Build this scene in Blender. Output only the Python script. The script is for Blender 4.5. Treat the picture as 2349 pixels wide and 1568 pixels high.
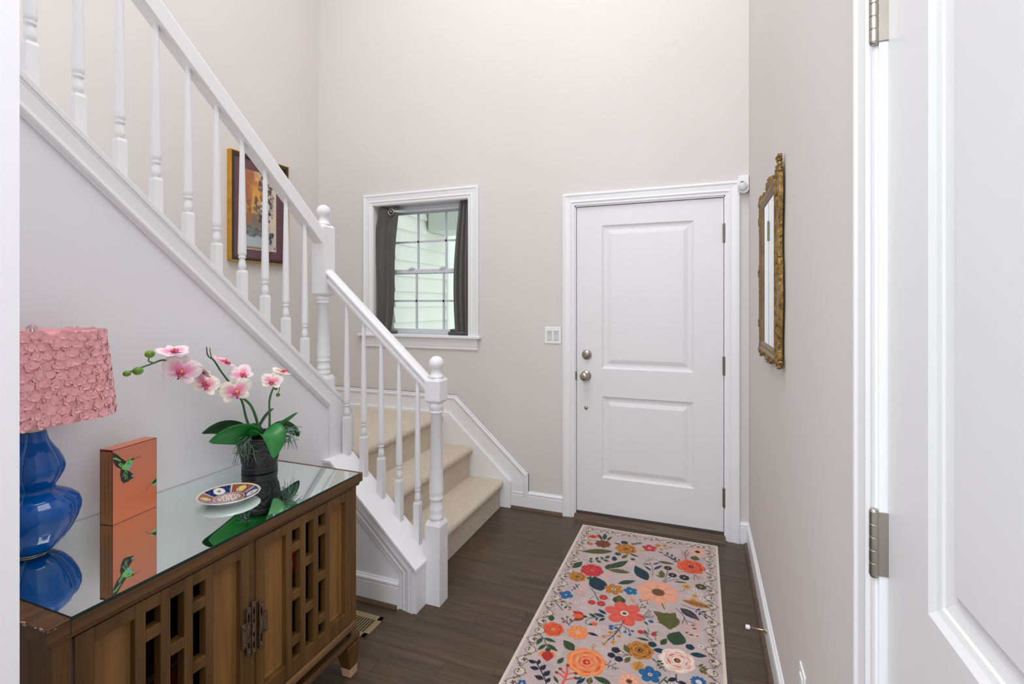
import bpy, bmesh, math, random
import numpy as np
from mathutils import Vector, Matrix

for _o in list(bpy.data.objects):
    bpy.data.objects.remove(_o)
SC = bpy.context.scene
COL = SC.collection
random.seed(7)
RNG = np.random.default_rng(7)

# ------------------------------------------------------------------ camera, world, lights, exposure
YAW = math.atan(432.5 / 1137.0)
cam_data = bpy.data.cameras.new('camera')
cam_data.sensor_width = 36.0
cam_data.lens = 1137.0 / 2349.0 * 36.0
cam_data.shift_y = -90.0 / 2349.0
cam_data.clip_start = 0.02
cam = bpy.data.objects.new('camera', cam_data)
COL.objects.link(cam)
cam.location = (0, 0, 1.43)
cam.rotation_euler = (math.pi / 2, 0, YAW)
SC.camera = cam

world = bpy.data.worlds.new('daylight')
SC.world = world
world.use_nodes = True
_bg = world.node_tree.nodes['Background']
_bg.inputs[0].default_value = (0.90, 0.95, 1.0, 1)
_bg.inputs[1].default_value = 1.45

def area_light(name, loc, rot, sx, sy, power, color):
    ld = bpy.data.lights.new(name, 'AREA')
    ld.shape = 'RECTANGLE'; ld.size = sx; ld.size_y = sy
    ld.energy = power; ld.color = color
    lo = bpy.data.objects.new(name, ld)
    COL.objects.link(lo); lo.location = loc; lo.rotation_euler = rot
    return lo
# daylight from the two-storey opening above and from the rooms behind the camera
area_light('ceiling_light', (-0.85, 1.25, 5.15), (0, 0, 0), 2.0, 2.2, 60, (0.985, 0.985, 1.0))
area_light('room_window_light', (-0.15, -2.3, 2.2), (math.radians(86), 0, math.radians(6)), 2.4, 1.8, 26, (0.92, 0.955, 1.0))
# unseen fill light added behind the camera to brighten the nearest things
area_light('near_fill_light', (-0.45, -0.55, 2.55), (math.radians(52), 0, math.radians(4)), 1.1, 0.7, 11, (0.95, 0.97, 1.0))

vs = SC.view_settings
vs.view_transform = 'Standard'
vs.look = 'None'
vs.gamma = 1.0
vs.use_curve_mapping = False
vs.exposure = 0.36

# ------------------------------------------------------------------ materials
def lin(c):
    c = np.asarray(c, dtype=float)
    return np.where(c <= 0.04045, c / 12.92, ((c + 0.055) / 1.055) ** 2.4)
def rgb(r, g, b):
    v = lin(np.array([r, g, b]) / 255.0)
    return (float(v[0]), float(v[1]), float(v[2]), 1.0)

MATS = {}
def mat(name, col, rough=0.5, metal=0.0, var=None, bump=None, spec=0.5, coat=0.0, trans=0.0, attr=False, sheen=0.0, sub=0.0):
    m = bpy.data.materials.new(name)
    m.use_nodes = True
    nt = m.node_tree
    b = nt.nodes['Principled BSDF']
    b.inputs['Roughness'].default_value = rough
    b.inputs['Metallic'].default_value = metal
    b.inputs['Specular IOR Level'].default_value = spec
    if coat:
        b.inputs['Coat Weight'].default_value = coat
        b.inputs['Coat Roughness'].default_value = 0.06
    if trans:
        b.inputs['Transmission Weight'].default_value = trans
    if sheen:
        b.inputs['Sheen Weight'].default_value = sheen
    b.inputs['Base Color'].default_value = col
    tc = nt.nodes.new('ShaderNodeTexCoord')
    if attr:
        a = nt.nodes.new('ShaderNodeAttribute'); a.attribute_name = 'Col'
        nt.links.new(a.outputs['Color'], b.inputs['Base Color'])
    elif var:
        scale, amt = var[0], var[1]
        mp = nt.nodes.new('ShaderNodeMapping')
        mp.inputs['Scale'].default_value = var[2] if len(var) > 2 else (1, 1, 1)
        nz = nt.nodes.new('ShaderNodeTexNoise')
        nz.inputs['Scale'].default_value = scale; nz.inputs['Detail'].default_value = 5
        cr = nt.nodes.new('ShaderNodeValToRGB')
        lo = [max(0, x * (1 - amt)) for x in col[:3]] + [1]
        hi = [min(1, x * (1 + amt)) for x in col[:3]] + [1]
        cr.color_ramp.elements[0].color = lo; cr.color_ramp.elements[0].position = 0.3
        cr.color_ramp.elements[1].color = hi; cr.color_ramp.elements[1].position = 0.7
        nt.links.new(tc.outputs['Object'], mp.inputs['Vector'])
        nt.links.new(mp.outputs['Vector'], nz.inputs['Vector'])
        nt.links.new(nz.outputs['Fac'], cr.inputs['Fac'])
        nt.links.new(cr.outputs['Color'], b.inputs['Base Color'])
    if bump:
        nb = nt.nodes.new('ShaderNodeTexNoise')
        nb.inputs['Scale'].default_value = bump[0]; nb.inputs['Detail'].default_value = 3
        bp = nt.nodes.new('ShaderNodeBump')
        bp.inputs['Strength'].default_value = bump[1]; bp.inputs['Distance'].default_value = bump[2] if len(bump) > 2 else 0.002
        nt.links.new(tc.outputs['Object'], nb.inputs['Vector'])
        nt.links.new(nb.outputs['Fac'], bp.inputs['Height'])
        nt.links.new(bp.outputs['Normal'], b.inputs['Normal'])
    MATS[name] = m
    return m

def wood(name, dark, light, axis, rough=0.4, rnd=0.25, scale=7.0, spec=0.4):
    """streaky wood grain running along one axis, slight change of tone from piece to piece"""
    m = bpy.data.materials.new(name); m.use_nodes = True
    nt = m.node_tree; b = nt.nodes['Principled BSDF']
    b.inputs['Roughness'].default_value = rough
    b.inputs['Specular IOR Level'].default_value = spec
    tc = nt.nodes.new('ShaderNodeTexCoord'); mp = nt.nodes.new('ShaderNodeMapping')
    s = [9.0, 9.0, 9.0]; s[axis] = 0.55
    mp.inputs['Scale'].default_value = s
    oi = nt.nodes.new('ShaderNodeObjectInfo')
    ad = nt.nodes.new('ShaderNodeVectorMath'); ad.operation = 'ADD'
    ml = nt.nodes.new('ShaderNodeMath'); ml.operation = 'MULTIPLY'; ml.inputs[1].default_value = 37.0
    nt.links.new(oi.outputs['Random'], ml.inputs[0])
    nt.links.new(tc.outputs['Object'], mp.inputs['Vector'])
    nt.links.new(mp.outputs['Vector'], ad.inputs[0]); nt.links.new(ml.outputs[0], ad.inputs[1])
    nz = nt.nodes.new('ShaderNodeTexNoise'); nz.inputs['Scale'].default_value = scale
    nz.inputs['Detail'].default_value = 7; nz.inputs['Distortion'].default_value = 0.6
    nt.links.new(ad.outputs[0], nz.inputs['Vector'])
    cr = nt.nodes.new('ShaderNodeValToRGB')
    cr.color_ramp.elements[0].color = dark; cr.color_ramp.elements[0].position = 0.28
    cr.color_ramp.elements[1].color = light; cr.color_ramp.elements[1].position = 0.72
    nt.links.new(nz.outputs['Fac'], cr.inputs['Fac'])
    hs = nt.nodes.new('ShaderNodeHueSaturation')
    mr = nt.nodes.new('ShaderNodeMapRange')
    mr.inputs['To Min'].default_value = 1 - rnd; mr.inputs['To Max'].default_value = 1 + rnd
    nt.links.new(oi.outputs['Random'], mr.inputs['Value'])
    nt.links.new(mr.outputs[0], hs.inputs['Value'])
    nt.links.new(cr.outputs['Color'], hs.inputs['Color'])
    nt.links.new(hs.outputs['Color'], b.inputs['Base Color'])
    bp = nt.nodes.new('ShaderNodeBump'); bp.inputs['Strength'].default_value = 0.12; bp.inputs['Distance'].default_value = 0.001
    nt.links.new(nz.outputs['Fac'], bp.inputs['Height']); nt.links.new(bp.outputs['Normal'], b.inputs['Normal'])
    MATS[name] = m
    return m

mat('wall_paint', rgb(216, 211, 208), 0.75, var=(1.2, 0.02), bump=(180, 0.05), spec=0.3)
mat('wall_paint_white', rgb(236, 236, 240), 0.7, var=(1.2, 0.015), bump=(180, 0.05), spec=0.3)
mat('ceiling_paint', rgb(235, 235, 235), 0.9)
mat('trim_white', rgb(236, 236, 238), 0.35, var=(3.0, 0.015), spec=0.45)
mat('door_white', rgb(228, 228, 229), 0.4, var=(3.0, 0.015), bump=(260, 0.04), spec=0.45)
wood('floor_oak', rgb(60, 48, 38), rgb(91, 75, 60), 0, 0.38, 0.06, 5.0, 0.4)
wood('shoe_oak', rgb(66, 50, 38), rgb(100, 80, 62), 0, 0.4, 0.05)
wood('walnut', rgb(76, 52, 23), rgb(112, 81, 42), 2, 0.42, 0.06, 4.0)
wood('walnut_top', rgb(74, 50, 26), rgb(110, 79, 46), 1, 0.42, 0.05, 4.0)
wood('walnut_panel', rgb(120, 84, 42), rgb(152, 112, 64), 2, 0.42, 0.05, 3.0)
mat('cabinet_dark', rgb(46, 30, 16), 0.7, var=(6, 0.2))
mat('worn_wood', rgb(196, 160, 130), 0.7, var=(30, 0.2))
mat('carpet', rgb(219, 204, 184), 0.95, var=(110, 0.20), bump=(230, 1.0, 0.006), spec=0.1, sheen=0.3)
mat('nickel', rgb(176, 170, 160), 0.32, 1.0, var=(20, 0.05))
mat('aged_nickel', rgb(128, 120, 110), 0.4, 0.85, var=(20, 0.1))
mat('bronze', rgb(122, 108, 90), 0.4, 0.9, var=(60, 0.3))
mat('mirror', (0.89, 0.98, 0.945, 1), 0.015, 1.0, var=(0.7, 0.01))
mat('glass_edge', rgb(20, 52, 50), 0.1, var=(8, 0.1), spec=0.8)
mat('wall_mirror_glass', (0.86, 0.90, 0.88, 1), 0.02, 1.0, var=(0.7, 0.01))
mat('gold', rgb(138, 108, 56), 0.42, 0.6, var=(60, 0.6), bump=(140, 0.7, 0.004))
mat('gold_frame', rgb(206, 152, 52), 0.35, 0.6, var=(20, 0.15))
mat('gold_liner', rgb(126, 106, 80), 0.5, 0.4, var=(30, 0.2))
mat('frame_black', rgb(52, 40, 30), 0.4, var=(10, 0.2))
mat('mat_burgundy', rgb(92, 52, 66), 0.45, var=(40, 0.1), coat=0.6)
mat('art_print', (1, 1, 1, 1), 0.35, attr=True, coat=0.6)
mat('blue_ceramic', rgb(0, 78, 156), 0.05, var=(3, 0.08), spec=0.4, coat=0.1)
mat('seam_highlight', rgb(70, 130, 186), 0.12, var=(5, 0.1), coat=0.3)
mat('pink_cloth', rgb(238, 168, 174), 0.9, var=(60, 0.08), spec=0.15, sheen=0.3)
mat('pink_petal', rgb(242, 176, 182), 0.9, var=(45, 0.1), spec=0.15, sheen=0.4)
mat('crystal', rgb(236, 236, 240), 0.08, var=(5, 0.05), trans=0.8)
mat('brass', rgb(190, 176, 150), 0.3, 1.0, var=(20, 0.1))
mat('book_orange', (1, 1, 1, 1), 0.35, attr=True, coat=0.3)
mat('book_side', rgb(206, 112, 68), 0.4, var=(8, 0.06), coat=0.3)
mat('book_spine', rgb(150, 86, 38), 0.3, var=(6, 0.15), coat=0.6)
mat('book_line', rgb(96, 30, 40), 0.5, var=(6, 0.1))
mat('porcelain', rgb(240, 240, 240), 0.15, var=(4, 0.02), coat=0.7)
mat('plate_print', (1, 1, 1, 1), 0.15, attr=True, coat=0.8)
mat('pot_black', rgb(44, 43, 46), 0.42, 0.5, var=(50, 0.25), bump=(60, 0.3, 0.002))
mat('pot_relief', rgb(88, 86, 86), 0.4, 0.6, var=(50, 0.2))
mat('leaf_green', rgb(34, 124, 52), 0.35, var=(14, 0.3, (1, 1, 1)), spec=0.5)
mat('leaf_dark', rgb(24, 78, 40), 0.35, var=(14, 0.3, (1, 1, 1)), spec=0.5)
mat('stem_green', rgb(64, 112, 62), 0.5, var=(30, 0.2))
mat('bud_green', rgb(104, 150, 42), 0.4, var=(40, 0.3))
mat('orchid_petal', (1, 1, 1, 1), 0.55, attr=True, spec=0.3, sheen=0.2)
mat('orchid_lip', rgb(214, 84, 128), 0.5, var=(60, 0.2))
mat('orchid_heart', rgb(236, 178, 96), 0.5, var=(60, 0.2))
mat('moss', rgb(112, 138, 126), 0.8, var=(40, 0.3))
mat('moss_brown', rgb(150, 84, 40), 0.9, var=(60, 0.4))
mat('rug_print', (1, 1, 1, 1), 0.95, attr=True, spec=0.1, sheen=0.15, bump=(900, 0.5, 0.001))
mat('curtain_grey', rgb(74, 72, 71), 0.42, var=(30, 0.08), spec=0.4, sheen=0.3)
mat('vinyl_white', rgb(206, 210, 216), 0.35, var=(5, 0.02))
mat('vinyl_grey', rgb(192, 200, 206), 0.4, var=(5, 0.05))
mat('rod_white', rgb(196, 202, 206), 0.3, var=(5, 0.02))
mat('plastic_white', rgb(238, 238, 238), 0.35, var=(5, 0.02))
mat('plastic_grey', rgb(206, 206, 206), 0.25, var=(5, 0.02))
mat('dark_gap', rgb(24, 22, 22), 0.8, var=(5, 0.1))
mat('register_tan', rgb(152, 132, 98), 0.45, 0.2, var=(10, 0.08))
mat('siding_white', rgb(242, 242, 234), 0.6, var=(4, 0.03))
mat('exterior_grey', rgb(216, 224, 218), 0.7, var=(2, 0.04))
mat('red_box', (1, 1, 1, 1), 0.4, attr=True)
mat('rubber_white', rgb(242, 240, 250), 0.5, var=(6, 0.03))
mat('weatherstrip', rgb(70, 66, 68), 0.6, var=(20, 0.1))
def glass_mat():
    m = bpy.data.materials.new('window_glass'); m.use_nodes = True
    nt = m.node_tree; nt.nodes.remove(nt.nodes['Principled BSDF'])
    out = nt.nodes['Material Output']
    tr = nt.nodes.new('ShaderNodeBsdfTransparent'); tr.inputs[0].default_value = (0.972, 0.99, 0.975, 1)
    gl = nt.nodes.new('ShaderNodeBsdfGlossy'); gl.inputs['Roughness'].default_value = 0.02
    mx = nt.nodes.new('ShaderNodeMixShader'); lw = nt.nodes.new('ShaderNodeFresnel'); lw.inputs[0].default_value = 1.25
    nt.links.new(lw.outputs[0], mx.inputs[0]); nt.links.new(tr.outputs[0], mx.inputs[1]); nt.links.new(gl.outputs[0], mx.inputs[2])
    nt.links.new(mx.outputs[0], out.inputs[0])
    MATS['window_glass'] = m
glass_mat()

# ------------------------------------------------------------------ mesh helpers
class MB:
    """collects shapes in world coordinates; build() links them as one mesh object"""
    def __init__(self):
        self.v = []; self.f = []; self.s = []; self.c = None
    def add(self, verts, faces, smooth=False):
        o = len(self.v)
        self.v.extend([tuple(map(float, p)) for p in verts])
        self.f.extend([tuple(i + o for i in f) for f in faces])
        self.s.extend([smooth] * len(faces))
        return self
    def box(self, x0, x1, y0, y1, z0, z1):
        v = [(x0, y0, z0), (x1, y0, z0), (x1, y1, z0), (x0, y1, z0), (x0, y0, z1), (x1, y0, z1), (x1, y1, z1), (x0, y1, z1)]
        return self.add(v, [(0, 3, 2, 1), (4, 5, 6, 7), (0, 1, 5, 4), (1, 2, 6, 5), (2, 3, 7, 6), (3, 0, 4, 7)])
    def prism(self, poly, axis, a0, a1):
        """poly of 2D points extruded along axis 0/1/2; the points are the two other coordinates in order"""
        n = len(poly)
        def P(p, a):
            return [(a, p[0], p[1]), (p[0], a, p[1]), (p[0], p[1], a)][axis]
        v = [P(p, a0) for p in poly] + [P(p, a1) for p in poly]
        f = [tuple(range(n - 1, -1, -1)), tuple(range(n, 2 * n))]
        f += [(i, (i + 1) % n, n + (i + 1) % n, n + i) for i in range(n)]
        return self.add(v, f)
    def lathe(self, prof, c=(0, 0, 0), n=20, axis=2, smooth=True, cap=True):
        v = []; f = []
        for r, h in prof:
            for k in range(n):
                t = 2 * math.pi * k / n
                p = (r * math.cos(t), r * math.sin(t), h)
                if axis == 1: p = (p[0], p[2], p[1])
                if axis == 0: p = (p[2], p[0], p[1])
                v.append((p[0] + c[0], p[1] + c[1], p[2] + c[2]))
        m = len(prof)
        for i in range(m - 1):
            for k in range(n):
                f.append((i * n + k, i * n + (k + 1) % n, (i + 1) * n + (k + 1) % n, (i + 1) * n + k))
        self.add(v, f, smooth)
        if cap:
            o = len(self.v) - len(v)
            self.f.append(tuple(o + k for k in range(n - 1, -1, -1))); self.s.append(False)
            self.f.append(tuple(o + (m - 1) * n + k for k in range(n))); self.s.append(False)
        return self
    def tube(self, pts, r, n=8, taper=1.0, smooth=True):
        pts = [Vector(p) for p in pts]; m = len(pts)
        v = []; f = []
        up = Vector((0.13, 0.31, 0.94)).normalized()
        for i, p in enumerate(pts):
            t = (pts[min(i + 1, m - 1)] - pts[max(i - 1, 0)]).normalized()
            a = t.cross(up)
            if a.length < 1e-4: a = t.cross(Vector((1, 0, 0)))
            a.normalize(); b = t.cross(a)
            rr = r * (1 + (taper - 1) * i / max(1, m - 1))
            for k in range(n):
                q = 2 * math.pi * k / n
                v.append(p + a * (rr * math.cos(q)) + b * (rr * math.sin(q)))
        for i in range(m - 1):
            for k in range(n):
                f.append((i * n + k, i * n + (k + 1) % n, (i + 1) * n + (k + 1) % n, (i + 1) * n + k))
        self.add(v, f, smooth)
        o = len(self.v) - len(v)
        self.f.append(tuple(o + k for k in range(n - 1, -1, -1))); self.s.append(False)
        self.f.append(tuple(o + (m - 1) * n + k for k in range(n))); self.s.append(False)
        return self
    def ball(self, c, r, n=12, m=8):
        if not hasattr(r, '__len__'): r = (r, r, r)
        v = [(c[0], c[1], c[2] - r[2])]; f = []
        for i in range(1, m):
            t = math.pi * i / m - math.pi / 2
            for k in range(n):
                q = 2 * math.pi * k / n
                v.append((c[0] + r[0] * math.cos(t) * math.cos(q), c[1] + r[1] * math.cos(t) * math.sin(q), c[2] + r[2] * math.sin(t)))
        v.append((c[0], c[1], c[2] + r[2])); e = len(v) - 1
        for k in range(n):
            f.append((0, 1 + (k + 1) % n, 1 + k)); f.append((e, e - n + k, e - n + (k + 1) % n))
        for i in range(m - 2):
            for k in range(n):
                a = 1 + i * n
                f.append((a + k, a + (k + 1) % n, a + n + (k + 1) % n, a + n + k))
        return self.add(v, f, True)
    def sweep(self, path, normal, prof, end0=None, end1=None, flip=1):
        """profile (a across in the plane of the path, t out along normal) along a mitred polyline"""
        P = [Vector(p) for p in path]; n = Vector(normal).normalized()
        seg = [(P[i + 1] - P[i]).normalized() for i in range(len(P) - 1)]
        per = [n.cross(s) * flip for s in seg]
        rings = []
        for i, p in enumerate(P):
            if i == 0: m = Vector(end0) if end0 else per[0]
            elif i == len(P) - 1: m = Vector(end1) if end1 else per[-1]
            else:
                m = (per[i - 1] + per[i]) / (1 + per[i - 1].dot(per[i]))
            rings.append([p + m * a + n * t for a, t in prof])
        k = len(prof); v = [q for r in rings for q in r]; f = []
        for i in range(len(P) - 1):
            for j in range(k):
                f.append((i * k + j, i * k + (j + 1) % k, (i + 1) * k + (j + 1) % k, (i + 1) * k + j))
        f.append(tuple(range(k))); f.append(tuple((len(P) - 1) * k + j for j in range(k - 1, -1, -1)))
        return self.add(v, f)
    def grid(self, fn, nu, nv, smooth=True, closed_u=False):
        v = [fn(i / (nu if closed_u else nu - 1), j / (nv - 1)) for j in range(nv) for i in range(nu)]
        f = []
        for j in range(nv - 1):
            for i in range(nu if closed_u else nu - 1):
                f.append((j * nu + i, j * nu + (i + 1) % nu, (j + 1) * nu + (i + 1) % nu, (j + 1) * nu + i))
        return self.add(v, f, smooth)
    def xf(self, M):
        self.v = [tuple(M @ Vector(p)) for p in self.v]
        return self

WL = {}
def link_mesh(name, me, material, loc=(0, 0, 0), parent=None):
    o = bpy.data.objects.new(name, me)
    COL.objects.link(o)
    if material is not None and not me.materials: me.materials.append(MATS[material])
    if parent is not None:
        o.parent = parent
        base = WL[parent]
        o.location = (loc[0] - base[0], loc[1] - base[1], loc[2] - base[2])
    else:
        o.location = loc
    WL[o] = tuple(loc)
    return o
def build(name, mb, material, parent=None, origin=None, bevel=0, seg=2, colors=None, fix=True):
    if origin is None:
        origin = WL[parent] if parent is not None else (0, 0, 0)
    me = bpy.data.meshes.new(name)
    ox, oy, oz = origin
    me.from_pydata([(p[0] - ox, p[1] - oy, p[2] - oz) for p in mb.v], [], mb.f)
    me.polygons.foreach_set('use_smooth', mb.s)
    if fix:
        bm = bmesh.new(); bm.from_mesh(me)
        bmesh.ops.recalc_face_normals(bm, faces=bm.faces)
        bm.to_mesh(me); bm.free()
    if colors is not None:
        ca = me.color_attributes.new('Col', 'FLOAT_COLOR', 'POINT')
        arr = np.ones((len(me.vertices), 4), dtype=np.float32)
        arr[:, :3] = lin(np.clip(np.asarray(colors), 0, 1))
        ca.data.foreach_set('color', arr.ravel())
    me.update()
    o = link_mesh(name, me, material, origin, parent)
    if bevel:
        md = o.modifiers.new('bevel', 'BEVEL'); md.width = bevel; md.segments = seg; md.limit_method = 'ANGLE'; md.angle_limit = 0.6
    return o
def tag(o, label, cat, group=None):
    o['label'] = label; o['category'] = cat
    if group: o['group'] = group
    return o
def thing(name, label, cat, loc, group=None):
    o = bpy.data.objects.new(name, None); o.empty_display_size = 0.05
    COL.objects.link(o); o.location = loc; WL[o] = tuple(loc)
    return tag(o, label, cat, group)
def struct(name, mb, material, **k):
    o = build(name, mb, material, **k); o['kind'] = 'structure'; return o
def sempty(name, loc):
    o = bpy.data.objects.new(name, None); o.empty_display_size = 0.05
    COL.objects.link(o); o.location = loc; WL[o] = tuple(loc); o['kind'] = 'structure'
    return o

def rings_panel(mb, fn, a0, a1, z0, z1, steps):
    """nested rectangles (inset, depth) between a0..a1 and z0..z1; fn(a, z, t) gives the world point"""
    R = []
    for ins, t in steps:
        R.append([(a0 + ins, z0 + ins, t), (a1 - ins, z0 + ins, t), (a1 - ins, z1 - ins, t), (a0 + ins, z1 - ins, t)])
    v = [fn(*p) for r in R for p in r]; f = []
    for i in range(len(R) - 1):
        for j in range(4):
            f.append((i * 4 + j, i * 4 + (j + 1) % 4, i * 4 + 4 + (j + 1) % 4, i * 4 + 4 + j))
    k = (len(R) - 1) * 4
    f.append((k, k + 1, k + 2, k + 3))
    mb.add(v, f)
def fbox(mb, fn, a0, a1, z0, z1, t0, t1):
    v = [fn(a, z, t) for t in (t0, t1) for a, z in ((a0, z0), (a1, z0), (a1, z1), (a0, z1))]
    mb.add(v, [(0, 1, 2, 3), (7, 6, 5, 4), (0, 4, 5, 1), (1, 5, 6, 2), (2, 6, 7, 3), (3, 7, 4, 0)])

# ------------------------------------------------------------------ painter for flat prints
class Canvas:
    """paints in metres-per-cell units on an array; used as colours of a fine mesh"""
    def __init__(self, w, h, col):
        self.a = np.empty((h, w, 3)); self.a[:] = np.array(col) / 255.0
        self.h, self.w = h, w
    def _box(self, x0, x1, y0, y1):
        x0 = max(0, int(math.floor(x0))); y0 = max(0, int(math.floor(y0)))
        x1 = min(self.w, int(math.ceil(x1)) + 1); y1 = min(self.h, int(math.ceil(y1)) + 1)
        if x1 <= x0 or y1 <= y0: return None
        X, Y = np.meshgrid(np.arange(x0, x1) + 0.5, np.arange(y0, y1) + 0.5)
        return slice(y0, y1), slice(x0, x1), X, Y
    def put(self, sl, mask, col):
        col = np.array(col) / 255.0
        self.a[sl][mask] = col
    def disc(self, x, y, r, col):
        b = self._box(x - r, x + r, y - r, y + r)
        if b: self.put(b[:2], (b[2] - x) ** 2 + (b[3] - y) ** 2 < r * r, col)
    def ell(self, x, y, rx, ry, col):
        b = self._box(x - rx, x + rx, y - ry, y + ry)
        if b: self.put(b[:2], ((b[2] - x) / rx) ** 2 + ((b[3] - y) / ry) ** 2 < 1, col)
    def poly(self, pts, col):
        xs = [p[0] for p in pts]; ys = [p[1] for p in pts]
        b = self._box(min(xs), max(xs), min(ys), max(ys))
        if not b: return
        X, Y = b[2], b[3]; m = np.zeros(X.shape, bool); n = len(pts)
        for i in range(n):
            x1, y1 = pts[i]; x2, y2 = pts[(i + 1) % n]
            if y1 == y2: continue
            c = ((y1 > Y) != (y2 > Y)) & (X < (x2 - x1) * (Y - y1) / (y2 - y1) + x1)
            m ^= c
        self.put(b[:2], m, col)
    def line(self, pts, w, col):
        for (x1, y1), (x2, y2) in zip(pts[:-1], pts[1:]):
            b = self._box(min(x1, x2) - w, max(x1, x2) + w, min(y1, y2) - w, max(y1, y2) + w)
            if not b: continue
            dx, dy = x2 - x1, y2 - y1; L2 = dx * dx + dy * dy + 1e-9
            t = np.clip(((b[2] - x1) * dx + (b[3] - y1) * dy) / L2, 0, 1)
            self.put(b[:2], (b[2] - x1 - t * dx) ** 2 + (b[3] - y1 - t * dy) ** 2 < (w / 2) ** 2, col)
    def leaf(self, x1, y1, x2, y2, wf, col, vein=None, serr=0.0):
        L = math.hypot(x2 - x1, y2 - y1); 
        if L < 1: return
        ux, uy = (x2 - x1) / L, (y2 - y1) / L; px, py = -uy, ux
        P = []; N = 14
        for i in range(N + 1):
            t = i / N; w = wf * L * 0.5 * math.sin(math.pi * t ** 0.85) * (1 + serr * (i % 2))
            P.append((x1 + ux * L * t + px * w, y1 + uy * L * t + py * w))
        for i in range(N, -1, -1):
            t = i / N; w = wf * L * 0.5 * math.sin(math.pi * t ** 0.85) * (1 + serr * (i % 2))
            P.append((x1 + ux * L * t - px * w, y1 + uy * L * t - py * w))
        self.poly(P, col)
        if vein is not None:
            self.line([(x1 + ux * L * .08, y1 + uy * L * .08), (x1 + ux * L * .9, y1 + uy * L * .9)], max(1.6, L * .02), vein)
            for t in (.25, .4, .55, .7):
                w = wf * L * 0.3 * math.sin(math.pi * t)
                bx, by = x1 + ux * L * t, y1 + uy * L * t
                for sgn in (-1, 1):
                    self.line([(bx, by), (bx + ux * L * .1 + px * w * sgn, by + uy * L * .1 + py * w * sgn)], max(1.2, L * .012), vein)
    def lobed(self, x, y, r, n, depth, col, ph=0.0, sq=1.0):
        b = self._box(x - r, x + r, y - r, y + r)
        if not b: return
        dx, dy = b[2] - x, b[3] - y
        th = np.arctan2(dy, dx) + ph
        rr = r * (1 - depth + depth * np.abs(np.cos(n * th / 2)) ** 0.6)
        self.put(b[:2], dx * dx + dy * dy < rr * rr, col)
    def smooth(self):
        a = self.a
        b = a.copy(); b[1:-1] = (a[:-2] + 2 * a[1:-1] + a[2:]) / 4
        c = b.copy(); c[:, 1:-1] = (b[:, :-2] + 2 * b[:, 1:-1] + b[:, 2:]) / 4
        self.a = c
    def sample(self, xs, ys):
        """colours at the cell positions xs (columns) by ys (rows)"""
        xi = np.clip(np.asarray(xs).astype(int), 0, self.w - 1); yi = np.clip(np.asarray(ys).astype(int), 0, self.h - 1)
        return self.a[np.ix_(yi, xi)]

# ================================================================== SETTING
YB = 3.246      # face of the door wall
XR = 0.268      # face of the right wall
XL = -2.94      # face of the far left stair wall
XW = -1.75      # face of the wall under the upper flight
HC = 5.3        # ceiling of the two-storey hall

# floor: sub-floor slab and separate boards running across the hall
mb = MB(); mb.box(-3.1, 1.6, -4.5, 3.40, -0.06, -0.012)
floor = struct('floor', mb, 'floor_oak')
plank_cache = {}
def plank_mesh(L, W):
    k = (round(L, 3), round(W, 3))
    if k not in plank_cache:
        b = MB(); e = 0.0004; z0, z1 = -0.012, 0.0
        v = [(0, 0, z0), (L, 0, z0), (L, W, z0), (0, W, z0), (e, e, z1), (L - e, e, z1), (L - e, W - e, z1), (e, W - e, z1)]
        b.add(v, [(0, 3, 2, 1), (4, 5, 6, 7), (0, 1, 5, 4), (1, 2, 6, 5), (2, 3, 7, 6), (3, 0, 4, 7)])
        me = bpy.data.meshes.new('plank')
        me.from_pydata(b.v, [], b.f); me.update(); me.materials.append(MATS['floor_oak'])
        plank_cache[k] = me
    return plank_cache[k]
PW = 0.083
row = 0; y = YB
lens = (0.62, 0.84, 1.06, 1.28)
while y > 0.3:
    y -= PW
    x = XW; first = True
    while x < XR - 0.02:
        L = lens[(row * 7 + int(x * 13)) % 4] if not first else (0.3, 0.55, 0.8, 1.0)[row * 3 % 4]
        first = False
        if x + L > XR - 0.15: L = XR - x
        link_mesh('plank', plank_mesh(L - 0.0002, PW - 0.0002), None, (x, y, 0.0), floor)
        x += L
    row += 1

# back wall with the openings for the window and the front door
DX0, DX1, DZ1 = -0.785, 0.140, 2.078
WX0, WX1, WZ0, WZ1 = -2.400, -1.569, 1.172, 2.187
mb = MB(); T = YB + 0.16
mb.box(XL - .15, WX0, YB, T, 0, HC); mb.box(WX0, WX1, YB, T, 0, WZ0); mb.box(WX0, WX1, YB, T, WZ1, HC)
mb.box(WX1, DX0, YB, T, 0, HC); mb.box(DX0, DX1, YB, T, DZ1, HC); mb.box(DX1, 0.42, YB, T, 0, HC)
struct('wall_back', mb, 'wall_paint')
mb = MB(); mb.box(XL - .15, XL, -1.3, YB, 0, HC)
struct('wall_left', mb, 'wall_paint')
# right wall with the closet door opening
D2Y0, D2Y1, D2Z = 0.150, 0.966, 2.066
mb = MB()
mb.box(XR, XR + .13, D2Y1, YB, 0, HC); mb.box(XR, XR + .13, -1.3, D2Y0, 0, HC); mb.box(XR, XR + .13, D2Y0, D2Y1, D2Z, HC)
struct('wall_right', mb, 'wall_paint')
mb = MB(); mb.box(XL - .15, 0.42, -1.3, 3.4, HC, HC + .1)
struct('ceiling', mb, 'ceiling_paint')
# wall end beside the camera
mb = MB(); mb.box(-1.965, -0.9275, 0.30, 0.42, 0, HC)
struct('wall_near', mb, 'wall_paint_white')
# wall under the upper flight
def zcap(y): return 1.4605 + 0.866 * (1.466 - y)
mb = MB(); mb.prism([(0.42, 0), (2.19, 0), (2.19, zcap(2.19)), (0.42, zcap(0.42))], 0, -1.962, XW)
struct('wall_stair', mb, 'wall_paint_white')
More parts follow.
